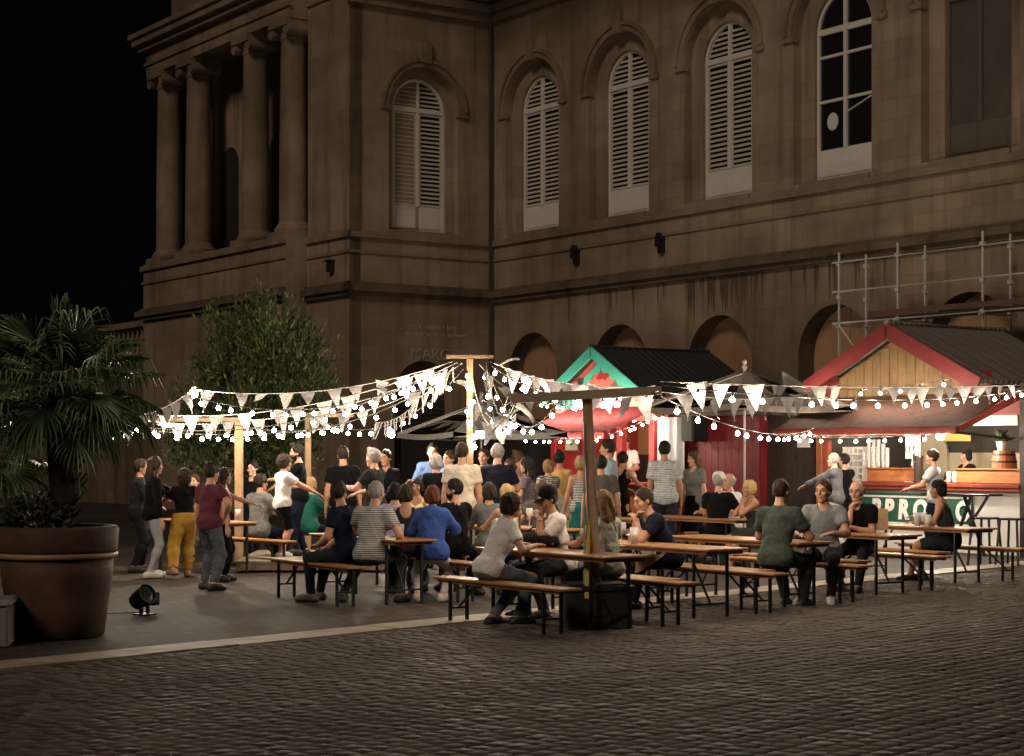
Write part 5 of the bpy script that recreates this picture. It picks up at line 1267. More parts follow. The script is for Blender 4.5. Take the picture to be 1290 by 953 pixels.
class Fig: pass
def figure(S, fem, sit, lean, side, hands, stance, hyaw, hpitch, twist, legs=None, out=0.0, seat=.46):
    f = Fig(); f.S = S; k = S/1.75; f.k = k; f.fem = fem
    hz = (seat + .095) if sit else .925*k - stance*.12
    f.p = vec(0, 0, hz)
    U = nrm(vec(math.sin(side), math.sin(lean), math.cos(lean)*math.cos(side))); Rr = nrm(vec(1,0,0) - U*U[0]); Ff = np.cross(U, Rr)
    f.U, f.R0, f.F0 = U, Rr, Ff; c_, s_ = math.cos(twist), math.sin(twist); Rc = Rr*c_ + Ff*s_; Fc = np.cross(U, Rc); f.Rc, f.Fc = Rc, Fc
    sw = (.148 if fem else .176)*k
    f.ch = f.p + U*.33*k + Fc*.012; f.sh = [f.p + U*.478*k + Rc*s*sw for s in (1, -1)]; f.nb = f.p + U*.545*k
    # the head keeps more upright than the trunk
    Uh = nrm(U*.55 + vec(0,0,.45)); f.hc = f.nb + Uh*(.165*k) + Fc*.022*k
    hy = hyaw; fw = nrm(Fc*math.cos(hy) - Rc*math.sin(hy)); fw[2] = 0; fw = nrm(fw); fw = nrm(fw*math.cos(hpitch) - vec(0,0,1)*math.sin(hpitch)); hr = nrm(np.cross(fw, vec(0,0,1))); f.HM = np.stack([hr, fw, np.cross(hr, fw)], 1)   # columns x,y,z
    f.hip = [f.p + vec(s*.085*k, 0, 0) for s in (1, -1)]
    f.kn, f.an, f.toe = [], [], []
    for i, s in enumerate((1, -1)):
        if legs: tgt = np.array(legs[i], float)*vec(s, 1, 1)
        elif sit: tgt = vec(s*.13, .44 + (.06 if i else -.05), .085)
        else: tgt = vec(s*(.075+stance*.5), (.05 if i else -.06)*(1+stance*2), .085)
        pole = vec(s*.25, 1, .3) if sit else vec(s*.15, 1, 0)
        kn, an = ik(f.hip[i], tgt, .435*k, .425*k, pole); f.kn.append(kn); f.an.append(an)
        d = vec(s*.25, 1, 0); d = nrm(d); f.toe.append(an + d*.165*k + vec(0,0,-.048))
    f.el, f.wr = [], []; chin = f.hc + fw*.075*k - vec(0,0,.165*k)
    for i, s in enumerate((1, -1)):
        h = np.array(hands[i], float)*vec(s, 1, 1)
        if hands[i][2] > 9: h = chin + hr*s*.03 + fw*(hands[i][2]-10)
        elif not sit: h = h*vec(1,1,k) + vec(0, math.sin(lean)*.4*k*(h[2] > 1.0), 0)
        pole = vec(s*(.7+out), -.55, -.6); el, wr = ik(f.sh[i], h, .29*k, .262*k, pole); f.el.append(el); f.wr.append(wr)
    return f
def torso_prims(f, e=0.0):
    k, fem = f.k, f.fem; B = np.stack([f.Rc, f.Fc, f.U]); B0 = np.stack([f.R0, f.F0, f.U]); p, U = f.p, f.U
    P = [('el', p+U*.01, B0, ((.165 if fem else .158)*k+e, .115*k+e, .125*k+e), .05), ('el', p+U*.17*k, B0, ((.122 if fem else .142)*k+e, .098*k+e, .16*k+e), .07),
         ('el', f.ch, B, ((.140 if fem else .165)*k+e, .108*k+e, .185*k+e), .06), ('rc', f.sh[0]-f.Rc*.02, f.sh[1]+f.Rc*.02, .058*k+e, .058*k+e, .06),
         ('rc', p+U*.43*k, f.nb+U*.01, .085*k+e, .052*k+e*.5, .06)]
    if fem:
        for s in (1, -1): P.append(('el', f.ch + f.Rc*s*.068*k + f.Fc*.082*k + U*.015, B, (.058*k+e,.052*k+e,.056*k+e), .035))
    return P
def arm_prims(f, i, e=0.0):
    k = f.k*(.9 if f.fem else 1.04); return [('rc', f.sh[i], f.el[i], .052*k+e, .042*k+e, .04), ('rc', f.el[i], f.wr[i], .042*k+e, .029*k+e, .02), ('el', f.el[i]*.7+f.wr[i]*.3, I3, (.042*k+e,)*3, .03)]
def leg_prims(f, i, e=0.0):
    k = f.k*(1.02 if f.fem else 1.0); cb = f.kn[i]*.68 + f.an[i]*.32; bk = nrm(np.cross(np.cross(f.an[i]-f.kn[i], vec(0,1,0)), f.an[i]-f.kn[i])+1e-6)
    return [('rc', f.hip[i], f.kn[i], .088*k+e, .056*k+e, .05), ('rc', f.kn[i], f.an[i], .054*k+e, .037*k+e, .03), ('el', cb - bk*.012, I3, (.052*k+e,)*3, .04)]
def foot_prims(f, i, e=0.0):
    h = f.an[i] + nrm(f.an[i]-f.toe[i])*vec(1,1,0)*.05; h[2] = f.an[i][2]-.045; b = (f.an[i]+f.toe[i])/2; b[2] = f.an[i][2]-.02
    return [('rc', f.an[i], h, .038+e, .036+e, .03), ('rc', h, f.toe[i], .036+e, .030+e, .02), ('rc', f.an[i]-vec(0,0,.01), b, .036+e, .036+e, .03)]
def field(prims, P, cuts=()):
    d = None
    for pr in prims:
        e = sd_rc(P, *pr[1:5]) if pr[0] == 'rc' else sd_el(P, *pr[1:4])
        if len(pr) > 5 and pr[0] == 'rc' and len(pr) == 6: kk = pr[5]
        else: kk = pr[4] if pr[0] == 'el' else pr[5]
        if pr[0] == 'rcc':
            pass
        d = e if d is None else smin(d, e, kk)
    for pt, n in cuts: d = np.maximum(d, (P-np.asarray(pt, np.float32))@np.asarray(n, np.float32))
    return d
def bounds(pts, m): a = np.array(pts); return a.min(0)-m, a.max(0)+m
def wrinkle(P, a): return a*(np.sin(P[:,2]*38+P[:,0]*17+2*np.sin(P[:,1]*15)) * np.sin(P[:,0]*26-P[:,2]*11+1.3) + .9*np.sin(P[:,2]*21-P[:,0]*29+1.5*np.sin(P[:,0]*9+P[:,2]*6))*np.sin(P[:,1]*17+P[:,2]*5))

PEOPLE = []
def person(label, u, v, y, yaw, pose='down', sex='m', hair=('short','dark'), top=('tee',(.3,.3,.3)), bottom=('jeans',(.03,.035,.05)), shoes=(.03,.03,.03), skin='light', S=None, ground=0.0, sit=False,
           lean=0.05, side=0.0, twist=0.0, look=0.0, nod=0.05, legs=None, stance=.04, extra=(), seat=.46, hand='relax', out=0.0, group=None):
    """u, v: where the middle of the head sits in the photograph, y: metres from the camera, yaw: 0 faces away, 90 faces left, 180 faces the camera"""
    fem = sex == 'f'; yw = R(yaw)
    hd = W(u, v, y)
    hands = SIT[pose] if sit else POSES[pose]['hands']
    if not sit: out = max(out, POSES[pose].get('out', 0))
    if S is None:
        S = (1.63 if fem else 1.74) if sit else max(1.50, min(1.92, (hd.z-ground)/.935/ (1-.12*lean)))
    hands = tuple(h + vec(0, 0, seat-.46) if sit else h for h in hands)
    f = figure(S, fem, sit, lean, side, hands, stance, R(look), nod, R(twist), legs, out, seat)
    Rm = np.array(Matrix.Rotation(yw, 3, 'Z')); off = Rm@f.hc
    loc = Vector((hd.x-off[0], y-off[1], ground))
    vx = .019 if y < 22.5 else .023
    # ---- body
    prims = torso_prims(f) + [('rc', f.nb-f.U*.02, f.hc-vec(0,0,.05*f.k)-f.Fc*.015, .054*f.k*(.9 if fem else 1), .050*f.k*(.9 if fem else 1), .03)]
    for i in (0, 1): prims += arm_prims(f, i) + leg_prims(f, i) + foot_prims(f, i)
    allp = [f.hc-vec(0,0,.06), f.p, *f.sh, *f.kn, *f.an, *f.toe, *f.el, *f.wr]
    lo, hi = bounds(allp, .20); lo[2] = max(lo[2], -.03)
    V, Q = nets(lambda P: field(prims, P), lo, hi, vx)
    vs = [V]; qs = [Q]; ms = [np.zeros(len(Q), int)]; n = len(V)
    hV, hQ, hm = HEADS[int(fem)]; hs = f.k*(.97 if fem else 1.03)
    vs.append((hV*hs)@f.HM.T.astype(np.float32) + f.hc.astype(np.float32)); qs.append(hQ+n); ms.append(hm); n += len(hV)
    for i, s in enumerate((1, -1)):
        hv, hq = HANDS[hand]; d = nrm(f.wr[i]-f.el[i]); flat = sit or f.wr[i][2] > .95
        if sit: d = nrm(d*vec(1,1,.25))
        pn = vec(0,0,1) if flat else vec(s, 0, 0); z = nrm(pn - d*(pn@d)) if abs(pn@d) < .95 else nrm(np.cross(d, vec(1,0,0))); x = np.cross(d, z)
        # thumb points to the middle: template thumb on +x; mirror for the other hand
        tv = vec(-s, 0, 0) if flat else vec(0, 1, 0); mir = 1 if x@tv >= 0 else -1
        M = np.stack([x*mir, d, z], 1); hh = (hv*f.k*(.93 if fem else 1.04))@M.T.astype(np.float32) + f.wr[i].astype(np.float32)
        vs.append(hh); qs.append((hq if mir*np.linalg.det(np.stack([x,d,z],1)) > 0 else hq[:, ::-1])+n); ms.append(np.zeros(len(hq), int)); n += len(hv)
    body = link('person', np_mesh('person', np.concatenate(vs), np.concatenate(qs), [mat_skin('skin_'+skin, SK[skin]), EYE, LIPM, BROW], mi=np.concatenate(ms)))
    tag(body, label, 'person', group or 'people at the night market'); body.location = loc; body.rotation_euler = (0, 0, yw)
    HMt = Matrix([[*f.HM[r], f.hc[r]] for r in range(3)] + [[0,0,0,1]]) @ Matrix.Scale(hs, 4)
    # ---- hair and things on the head
    def on_head(name, me): o = link(name, me, body); o.matrix_local = HMt; return o
    if hair: on_head('hair', hair_mesh(hair[0], mat_hair('hair_'+hair[1], HC[hair[1]])))
    for ex in extra:
        if ex[0] == 'beard': on_head('beard', hair_mesh('beard', mat_hair('hair_'+ex[1], HC[ex[1]])))
        if ex[0] == 'cap':
            m = MB(); m.lathe([(.092,.028),(.097,.045),(.093,.085),(.075,.125),(.04,.147),(0,.152)], (0,-.012,0), 20)
            n0 = 9; vv = [((.092-.004*r_)*math.cos(a)*(1), -.012 + (.095+.075*r_)*math.sin(a), .045-.022*r_ + dz) for dz in (0,-.005) for r_ in (0,1) for a in np.linspace(R(25), R(155), n0)]
            m.add(vv, [(i,i+1,n0+i+1,n0+i) for i in range(n0-1)] + [(2*n0+i,3*n0+i,3*n0+i+1,2*n0+i+1) for i in range(n0-1)] + [(n0+i,n0+i+1,3*n0+i+1,3*n0+i) for i in range(n0-1)]); on_head('cap', m.mesh('cap', cloth('cap_'+ex[2], ex[1]), True))
        if ex[0] == 'glasses':
            m = MB()
            for s in (-1, 1):
                m.tube([(s*.032+.021*math.cos(a), .099, .011+.016*math.sin(a)) for a in np.linspace(0,6.283,13)], .0028, 5, cap=False); m.tube([(s*.053,.098,.014),(s*.079,.03,.014),(s*.081,-.03,.008)], .0022, 5)
            m.tube([(-.011,.102,.013),(.011,.102,.013)], .0025, 5); on_head('glasses', m.mesh('glasses', BLK))
    # ---- top
    kind, col = top[0], top[1]; pat = top[2] if len(top) > 2 else None; c2 = top[3] if len(top) > 3 else None
    loose = {'tee': .013, 'shirt': .017, 'hoodie': .026, 'jacket': .022, 'tank': .007, 'long': .012, 'polo': .014}.get(kind, .013)
    tp = torso_prims(f, loose) + [('rc', f.hip[0]+f.U*.02, f.hip[1]+f.U*.02, .104*f.k+loose, .104*f.k+loose, .06)]
    def topf(P):
        d = field(tp, P); U = f.U
        if kind in ('tank',):
            for i in (0, 1): d = np.maximum(d, -sd_rc(P, f.sh[i]+f.Rc*(.02 if i == 0 else -.02)+U*.05, f.sh[i]-U*.06+f.Rc*(.03 if i == 0 else -.03), .052, .06))
            d = np.maximum(d, -sd_el(P, f.nb+f.Fc*.05, np.stack([f.Rc,f.Fc,f.U]), (.085,.12,.12))); d = np.maximum(d, -sd_el(P, f.nb-f.Fc*.08, np.stack([f.Rc,f.Fc,f.U]), (.075,.1,.13)))
        else:
            L = {'tee': .62, 'polo': .62, 'shirt': .7}.get(kind, 1.0)
            for i in (0, 1):
                e = f.sh[i] + (f.el[i]-f.sh[i])*min(1, L*1.0); dr = nrm(f.el[i]-f.sh[i]); r = loose + (.010 if L < 1 else .004); kk = f.k*(.9 if fem else 1.04)
                s_ = sd_rc(P, f.sh[i], f.el[i], .052*kk+r, .044*kk+r)
                if L < 1: s_ = np.maximum(s_, (P-e.astype(np.float32))@dr.astype(np.float32))
                else:
                    fo = sd_rc(P, f.el[i], f.wr[i], .043*kk+r*.9, .031*kk+r*.8); w = f.wr[i]-nrm(f.wr[i]-f.el[i])*.01; fo = np.maximum(fo, (P-w.astype(np.float32))@nrm(f.wr[i]-f.el[i]).astype(np.float32)); s_ = smin(s_, fo, .02)
                d = smin(d, s_, .035)
        d = d + wrinkle(P, .0048 if kind != 'tank' else .001)
        hem = {'tank': .06, 'hoodie': .10, 'shirt': .12, 'jacket': .13}.get(kind, .085)*(.75 if sit else 1.0)
        d = np.maximum(d, (P-(f.p-U*hem).astype(np.float32))@(-U).astype(np.float32))
        nr = .058 if kind != 'hoodie' else .05
        d = np.maximum(d, -sd_rc(P, f.nb-U*.005, f.nb+U*.14+f.Fc*.03, nr*f.k, .10)); d = np.maximum(d, -sd_el(P, f.nb+f.Fc*.06-U*.01, np.stack([f.Rc,f.Fc,f.U]), (.05,.05,.045)))
        if kind == 'hoodie': d = smin(d, np.maximum(sd_el(P, f.nb-f.Fc*.075-U*.035, np.stack([f.Rc,f.Fc,f.U]), (.125,.06,.085)), -sd_rc(P, f.nb, f.nb+U*.2, .055, .08)), .025)
        return d
    mt = cloth('%s_%s' % (pat or 'cloth', '_'.join('%03d' % int(c*999) for c in col)), col, pattern=pat, c2=c2)
    lo, hi = bounds([f.p-vec(0,0,.12), f.nb, *f.sh, *(f.el if kind != 'tank' else []), *(f.wr if kind in ('long','hoodie','jacket') else [])], .19)
    V, Q = nets(topf, lo, hi, vx*.95); link({'hoodie':'hoodie','jacket':'jacket','tank':'tank_top'}.get(kind, 'shirt'), np_mesh('top', V, Q, [mt]), body)
    # ---- bottom
    kind, col = bottom; loose = {'jeans': .011, 'loose': .035, 'shorts': .022, 'skirt': .03, 'trousers': .016, 'leggings': .006}[kind]
    bp = torso_prims(f, loose*.8)[:2]
    def botf(P):
        d = field(bp, P)
        if kind == 'skirt' and not sit:
            m_ = (f.kn[0]+f.kn[1])/2 - vec(0,0,.08); s_ = sd_rc(P, f.p, m_, .15*f.k, .20*f.k); s_ = np.maximum(s_, (m_[2]) - P[:,2]); d = smin(d, s_, .05)
        else:
            for i in (0, 1):
                lp = leg_prims(f, i, loose); e = lp[0]; s_ = sd_rc(P, *e[1:5])
                if kind in ('shorts', 'skirt'):
                    dr = nrm(f.kn[i]-f.hip[i]); w = f.hip[i]+(f.kn[i]-f.hip[i])*(.98 if kind == 'shorts' else .9); s_ = np.maximum(s_, (P-w.astype(np.float32))@dr.astype(np.float32))
                else:
                    c_ = sd_rc(P, f.kn[i], f.an[i], .054*f.k+loose, .040*f.k+loose*(1.0 if kind != 'leggings' else .6)); c_ = smin(c_, sd_el(P, *lp[2][1:4]), .04); dr = nrm(f.an[i]-f.kn[i]); w = f.an[i]-dr*.005
                    c_ = np.maximum(c_, (P-w.astype(np.float32))@dr.astype(np.float32)); s_ = smin(s_, c_, .03)
                d = smin(d, s_, .045 if kind != 'skirt' else .10)
        d = d + wrinkle(P, .0042 if kind != 'leggings' else .0005)
        return np.maximum(d, (P-(f.p+f.U*.115*f.k).astype(np.float32))@f.U.astype(np.float32))
    mt = cloth('cloth_%s' % '_'.join('%03d' % int(c*999) for c in col), col)
    lo, hi = bounds([f.p+f.U*.1, *f.hip, *f.kn, *(f.an if kind not in ('shorts',) else [])], .22); lo[2] = max(lo[2], .01)
    V, Q = nets(botf, lo, hi, vx*.95); link({'shorts':'shorts','skirt':'skirt'}.get(kind, 'trousers'), np_mesh('bottom', V, Q, [mt]), body)
    # ---- shoes
    for i in (0, 1):
        sp_ = foot_prims(f, i, .009); zb = f.an[i][2]-.085
        def shf(P):
            d = field(sp_, P); return np.maximum(np.maximum(d, P[:,2]-(f.an[i][2]+.012)), zb+.002-P[:,2])
        lo, hi = bounds([f.an[i], f.toe[i]], .11); V, Q = nets(shf, lo, hi, .015)
        c = V[Q].mean(1); link('shoe', np_mesh('shoe', V, Q, [plain('shoe_%s' % '_'.join('%03d' % int(x*999) for x in shoes), shoes, .55), plain('shoe_sole_light' if sum(shoes) > .6 else 'shoe_sole_dark', (.6,.58,.54) if sum(shoes) > .6 else (.02,.02,.02), .6)], mi=(c[:,2] < zb+.022).astype(int)), body)
    PEOPLE.append(body); return body, f
W_ = (.74,.72,.69); BK = (.0045,.0045,.005); NV = (.009,.012,.026); GY = (.20,.20,.20)
PP_ = person
# ---- left: dancers and lookers-on
PP_('man in a dark suit standing behind the woman in pale jeans at the far left', 178, 590, 26.2, -70, hair=('short','dark'), top=('jacket',(.02,.019,.02)), bottom=('trousers',(.014,.014,.015)), pose='hold')
PP_('woman with long dark hair in a black jumper, pale jeans and white trainers', 196, 587, 25.0, -62, 'reachL', 'f', ('long','dark'), ('long',BK), ('leggings',(.33,.34,.36)), (.6,.58,.55), 'fair', stance=.09)
PP_('woman with dark curly hair in loose mustard yellow trousers dancing with her back turned', 231, 604, 25.2, 25, 'dance', 'f', ('bigcurly','dark'), ('tee',BK), ('loose',(.42,.24,.045)), (.3,.18,.1), 'light', lean=.12, legs=((.06,.10,.085),(.22,-.22,.13)))
PP_('man in a maroon tee and grey blue trousers standing with a hand on his hip', 267, 595, 22.8, -35, 'hip', 'm', ('quiff','dark'), ('tee',(.10,.028,.04)), ('trousers',(.085,.10,.115)), (.02,.016,.014), 'light', stance=.16)
PP_('woman with long dark hair in a dusty pink top behind the man in maroon', 283, 601, 24.2, -75, 'reachL', 'f', ('long','dark'), ('tank',(.40,.13,.13)), ('trousers',BK), BK, 'light')
PP_('person in a pale top seated far behind the mustard trousers', 244, 604, 28.6, 170, 'lap', 'm', ('short','dark'), ('tee',(.5,.45,.42)), sit=True)
PP_('man in a black polo shirt standing at the left table beside the pale post', 318, 591, 29.2, 160, 'down', 'm', ('crop','black'), ('polo',BK), ('trousers',BK), BK, 'fair')
PP_('man in a grey jacket sitting at the left table with his back turned', 329, 611, 27.3, -40, 'table', 'm', ('short','dark'), ('jacket',(.15,.15,.145)), ('jeans',NV), sit=True)
PP_('curly haired dancer in a white tee and black shorts on the wooden stage', 359, 584, 26.6, -60, 'dance', 'm', ('curly','dark'), ('tee',W_), ('shorts',BK), (.6,.58,.55), 'light', ground=.17, stance=.07)
PP_('bearded man in a black tee dancing on the stage behind the curly haired dancer', 374, 571, 27.4, 95, 'hug', 'm', ('quiff','black'), ('tee',BK), ('jeans',NV), BK, 'light', ground=.17, extra=(('beard','black'),))
PP_('blonde woman in a green jacket sitting beside the stage', 392, 607, 28.2, -50, 'table', 'f', ('bob','blonde'), ('jacket',(.02,.13,.10)), ('jeans',NV), sit=True)
PP_('man in a navy shirt and dark jeans sitting sideways on the bench by the stage', 427, 631, 20.9, 62, 'knee', 'm', ('short','dark'), ('tee',NV), ('jeans',(.02,.026,.036)), (.16,.14,.12), 'light', sit=True, lean=.16, look=-85, legs=((.20,.52,.085),(.13,.42,.085)))
PP_('man with grey cropped hair in a black and white striped tee seen from behind', 474, 629, 20.7, -20, 'akimbo', 'm', ('crop','grey'), ('tee',(.50,.50,.49),'stripe',(.12,.12,.125)), ('jeans',(.045,.045,.045)), (.03,.03,.032), 'light', sit=True, lean=.14, side=.05, legs=((.22,.35,.085),(.42,.18,.085)))
PP_('man in a black tee standing with his back turned, left of the two dancing men', 432, 574, 28.0, 12, 'down', 'm', ('crop','dark'), ('tee',BK), ('jeans',BK), BK, 'light')
PP_('man with grey sided hair in a black tee reaching an arm out to the right', 470, 578, 26.6, 65, 'dance', 'm', ('quiff','grey'), ('tee',(.02,.021,.024)), ('jeans',NV), BK, 'fair')
PP_('person in black standing behind the man with grey sided hair', 486, 578, 29.3, 150, 'hold', 'm', ('short','black'), ('long',BK), ('jeans',BK), BK, 'tan')
PP_('woman with black hair in a lavender top sitting among the crowd', 498, 626, 22.9, -10, 'table', 'f', ('bob','black'), ('tee',(.36,.36,.52)), ('jeans',NV), sit=True)
PP_('woman with dark hair in a strappy black low backed top seen from behind', 511, 629, 21.9, 5, 'table', 'f', ('bob','dark'), ('tank',(.02,.018,.02)), ('jeans',NV), skin='tan', sit=True)
PP_('woman in a pale yellow top with one hand raised to her black hair', 525, 611, 26.8, 165, 'nape', 'f', ('bob','black'), ('tank',(.62,.50,.26)), ('jeans',NV), skin='tan', sit=True)
PP_('man in a dark blue jacket facing the camera behind the grey haired woman', 545, 570, 30.0, 175, 'hold', 'm', ('short','black'), ('jacket',(.06,.09,.16)), ('jeans',NV), BK, 'light')
PP_('grey haired person in a black top with the back turned', 549, 583, 27.2, 8, 'hold', 'f', ('bob','grey'), ('long',BK), ('jeans',NV), BK, 'light')
PP_('young brown haired person in blue beside the man in the beige tee', 566, 579, 29.2, 130, 'hold', 'm', ('short','brown'), ('tee',(.10,.16,.28)), ('jeans',NV), BK, 'fair')
PP_('man in a beige tee standing with his back turned by the tall garland post', 582, 571, 25.6, 2, 'down', 'm', ('short','dark'), ('tee',(.56,.50,.40)), ('trousers',(.30,.26,.2)), BK, 'light')
PP_('woman with auburn hair in a bright blue hoodie seen from behind', 545, 630, 21.0, -3, 'table', 'f', ('bob','auburn'), ('hoodie',(.045,.09,.30)), ('leggings',(.52,.47,.43)), (.55,.52,.48), 'fair', sit=True, legs=((.12,.05,.085),(.16,-.02,.085)), lean=.08)
PP_('bearded man in a black shirt sitting turned to the left', 572, 624, 22.2, 45, 'table', 'm', ('crop','black'), ('tee',BK), ('jeans',NV), BK, 'light', sit=True, look=30, extra=(('beard','black'),))
# ---- centre crowd
PP_('grey haired man in a navy shirt seen from behind, right of the tall post', 627, 572, 26.6, -12, 'hold', 'm', ('short','grey'), ('shirt',(.009,.010,.018)), ('jeans',NV), BK, 'light')
PP_('dark haired person peering out between the beige tee and the navy shirt', 609, 576, 30.2, 160, 'hold', 'm', ('short','dark'), ('tee',(.3,.12,.07)), ('jeans',NV), BK, 'light')
PP_('woman in a bright orange top half hidden by the grey haired man', 642, 588, 28.4, 150, 'hold', 'f', ('bob','brown'), ('tee',(.62,.27,.05)), ('jeans',NV), BK, 'light')
PP_('woman in a dusty pink blouse facing right in the crowd', 653, 579, 30.4, -100, 'hold', 'f', ('bun','brown'), ('tee',(.42,.27,.27)), ('jeans',NV), BK, 'fair')
PP_('woman with long black hair in a dark purple print dress', 663, 586, 27.6, 70, 'hold', 'f', ('longer','black'), ('tee',(.09,.07,.09),'print',(.22,.17,.2)), ('skirt',(.08,.06,.08)), BK, 'light')
PP_('woman in a black and white print top at the food stall counter', 690, 589, 29.4, 20, 'bar', 'f', ('bob','darkblonde'), ('tee',(.04,.045,.04),'print',(.5,.5,.45)), ('loose',(.5,.45,.38)), BK, 'light')
PP_('person with a black bun in an orange beige top at the food stall', 705, 579, 30.0, -10, 'bar', 'f', ('bun','black'), ('long',(.55,.33,.13)), ('loose',(.55,.50,.42)), BK, 'tan')
PP_('woman in a black and white striped top and a teal skirt', 731, 585, 27.4, 15, 'down', 'f', ('bob','darkblonde'), ('tank',(.03,.03,.03),'stripe',(.5,.5,.48)), ('skirt',(.012,.11,.11)), BK, 'tan')
PP_('short haired man in a dark grey tee standing just right of the dark post', 757, 586, 25.6, 6, 'down', 'm', ('short','black'), ('tee',(.075,.068,.06)), ('trousers',(.25,.2,.14)), BK, 'tan')
PP_('man in a pale blue shirt standing in profile at the food stall', 765, 566, 29.8, 78, 'hold', 'm', ('short','dark'), ('shirt',(.34,.46,.54)), ('trousers',(.45,.40,.33)), BK, 'light')
PP_('food stall cook in a white shirt behind the red counter', 788, 558, 39.3, 150, 'hold', 'm', ('short','dark'), ('shirt',(.68,.66,.62)), ('jeans',BK), BK, 'light', ground=.18)
PP_('woman in black leaning on the red counter of the food stall', 785, 580, 31.6, -40, 'bar', 'f', ('pony','black'), ('tank',BK), ('skirt',BK), BK, 'tan', lean=.12)
PP_('tall man in a grey and white leaf print shirt standing with his back turned', 837, 567.5, 29.4, 6, 'down', 'm', ('short','black'), ('shirt',(.50,.52,.52),'print',(.20,.22,.24)), ('trousers',(.022,.025,.04)), (.2,.12,.08), 'tan', stance=.08)
PP_('smiling woman with long brown hair in a grey tee and a long dark skirt', 873, 579, 30.0, 135, 'down', 'f', ('long','brown'), ('tee',(.17,.17,.16)), ('skirt',BK), BK, 'fair')
PP_('seated person with long brown hair and a dark tee behind the black cap', 682, 620, 24.8, 5, 'table', 'f', ('long','brown'), ('tee',(.10,.08,.07)), ('jeans',NV), sit=True)
PP_('grey jacketed person seated behind the woman in the white top', 616, 627, 22.8, 15, 'table', 'f', ('bob','dark'), ('jacket',(.13,.13,.125)), ('jeans',NV), sit=True)
PP_('blonde woman in a pale yellow top sitting behind the woman in the white top', 638, 626, 21.6, 30, 'table', 'f', ('bob','blonde'), ('tank',(.66,.56,.36)), ('jeans',NV), skin='tan', sit=True)
# ---- front row of tables
PP_('woman with dark hair in a white tee and grey jeans leaning over the front table', 645, 638, 18.1, -62, 'table', 'f', ('bob','dark'), ('tee',(.82,.79,.76)), ('jeans',(.13,.155,.175)), (.02,.02,.02), 'light', S=1.70, sit=True, lean=.42, legs=((.10,.28,.085),(.02,.06,.085)))
PP_('man in a black cap and white tee at the front table, head bowed', 690, 631, 18.9, 110, 'fold', 'm', ('short','black'), ('tee',(.82,.79,.75)), ('trousers',(.03,.03,.032)), (.02,.02,.02), 'tan', S=1.72, sit=True, lean=.25, nod=.35, extra=(('cap',BK,'black'),), legs=((.05,.42,.085),(.22,.30,.085)))
PP_('woman with long blonde hair in a pale green tee behind the dark post', 759, 641, 18.2, 40, 'table', 'f', ('longer','darkblonde'), ('tee',(.46,.49,.42)), ('jeans',(.10,.12,.14)), (.6,.58,.55), 'light', sit=True, lean=.1)
PP_('man with cropped hair in a navy tee leaning on his elbows at the second table', 811, 636, 19.9, 108, 'fold', 'm', ('buzz','dark'), ('tee',(.010,.014,.028)), ('jeans',NV), BK, 'light', S=1.76, sit=True, lean=.50, nod=.25)
PP_('broad man in a dark green shirt sitting with his back turned in the front row', 984, 623, 20.0, -35, 'table', 'm', ('buzz','dark'), ('shirt',(.052,.066,.056)), ('trousers',(.03,.03,.03)), (.03,.025,.02), 'light', S=1.82, sit=True, lean=.16)
PP_('smiling man in a grey polo and white trainers facing the camera', 1037, 622, 20.9, 160, 'table', 'm', ('short','brown'), ('polo',(.21,.22,.225)), ('jeans',(.016,.016,.018)), (.6,.58,.55), 'light', S=1.78, sit=True, lean=.12, look=-15, legs=((.14,.62,.085),(.16,.50,.085)))
PP_('bald man with glasses in a black shirt holding a hand to his chin', 1079, 625, 22.4, 150, 'chin', 'm', ('bald','grey'), ('tee',BK), ('jeans',(.02,.02,.022)), (.02,.02,.02), 'light', S=1.74, sit=True, lean=.26, extra=(('glasses',),))
PP_('woman with short black hair in a dark strappy top leaning on the right table', 1181, 619, 24.2, 70, 'drink', 'f', ('bob','black'), ('tank',(.03,.035,.035)), ('skirt',(.02,.022,.022)), BK, 'tan', S=1.70, sit=True, lean=.24, look=25)
PP_('man in a white cap and black tee sitting by the dark red shed', 906, 607, 27.3, -30, 'table', 'm', ('crop','grey'), ('tee',BK), ('jeans',(.035,.07,.05)), BK, 'light', S=1.80, sit=True, extra=(('cap',(.66,.62,.56),'white'),))
PP_('person in a white top sitting between the white cap and the blonde woman', 918, 616, 28.6, 120, 'table', 'm', ('bald','grey'), ('tee',W_), ('jeans',NV), sit=True)
PP_('blonde woman in a dark dress resting her chin on folded arms', 943, 622, 26.3, 105, 'fold', 'f', ('bob','blonde'), ('tank',(.03,.028,.03)), ('skirt',(.03,.028,.03)), BK, 'tan', S=1.62, sit=True, lean=.22)
# ---- at the bar
PP_('balding man in a grey jacket standing at the left end of the drinks stall', 1050, 580, 32.4, 62, 'reachL', 'm', ('bald','grey'), ('jacket',(.10,.10,.11)), ('trousers',(.45,.42,.38)), BK, 'fair')
PP_('dark haired person in black behind the balding man at the drinks stall', 1063, 581, 33.0, 40, 'bar', 'm', ('short','black'), ('long',BK), ('jeans',NV), BK, 'light')
PP_('man in a pale grey tee ordering at the drinks stall in profile', 1174, 577, 30.9, 66, 'bar', 'm', ('short','dark'), ('tee',(.46,.46,.47)), ('jeans',NV), BK, 'light')
PP_('black haired bartender in a black tee leaning over the bar', 1216, 575, 32.7, 110, 'bar', 'f', ('bob','black'), ('tee',BK), ('jeans',BK), BK, 'light', ground=.08, lean=.12)

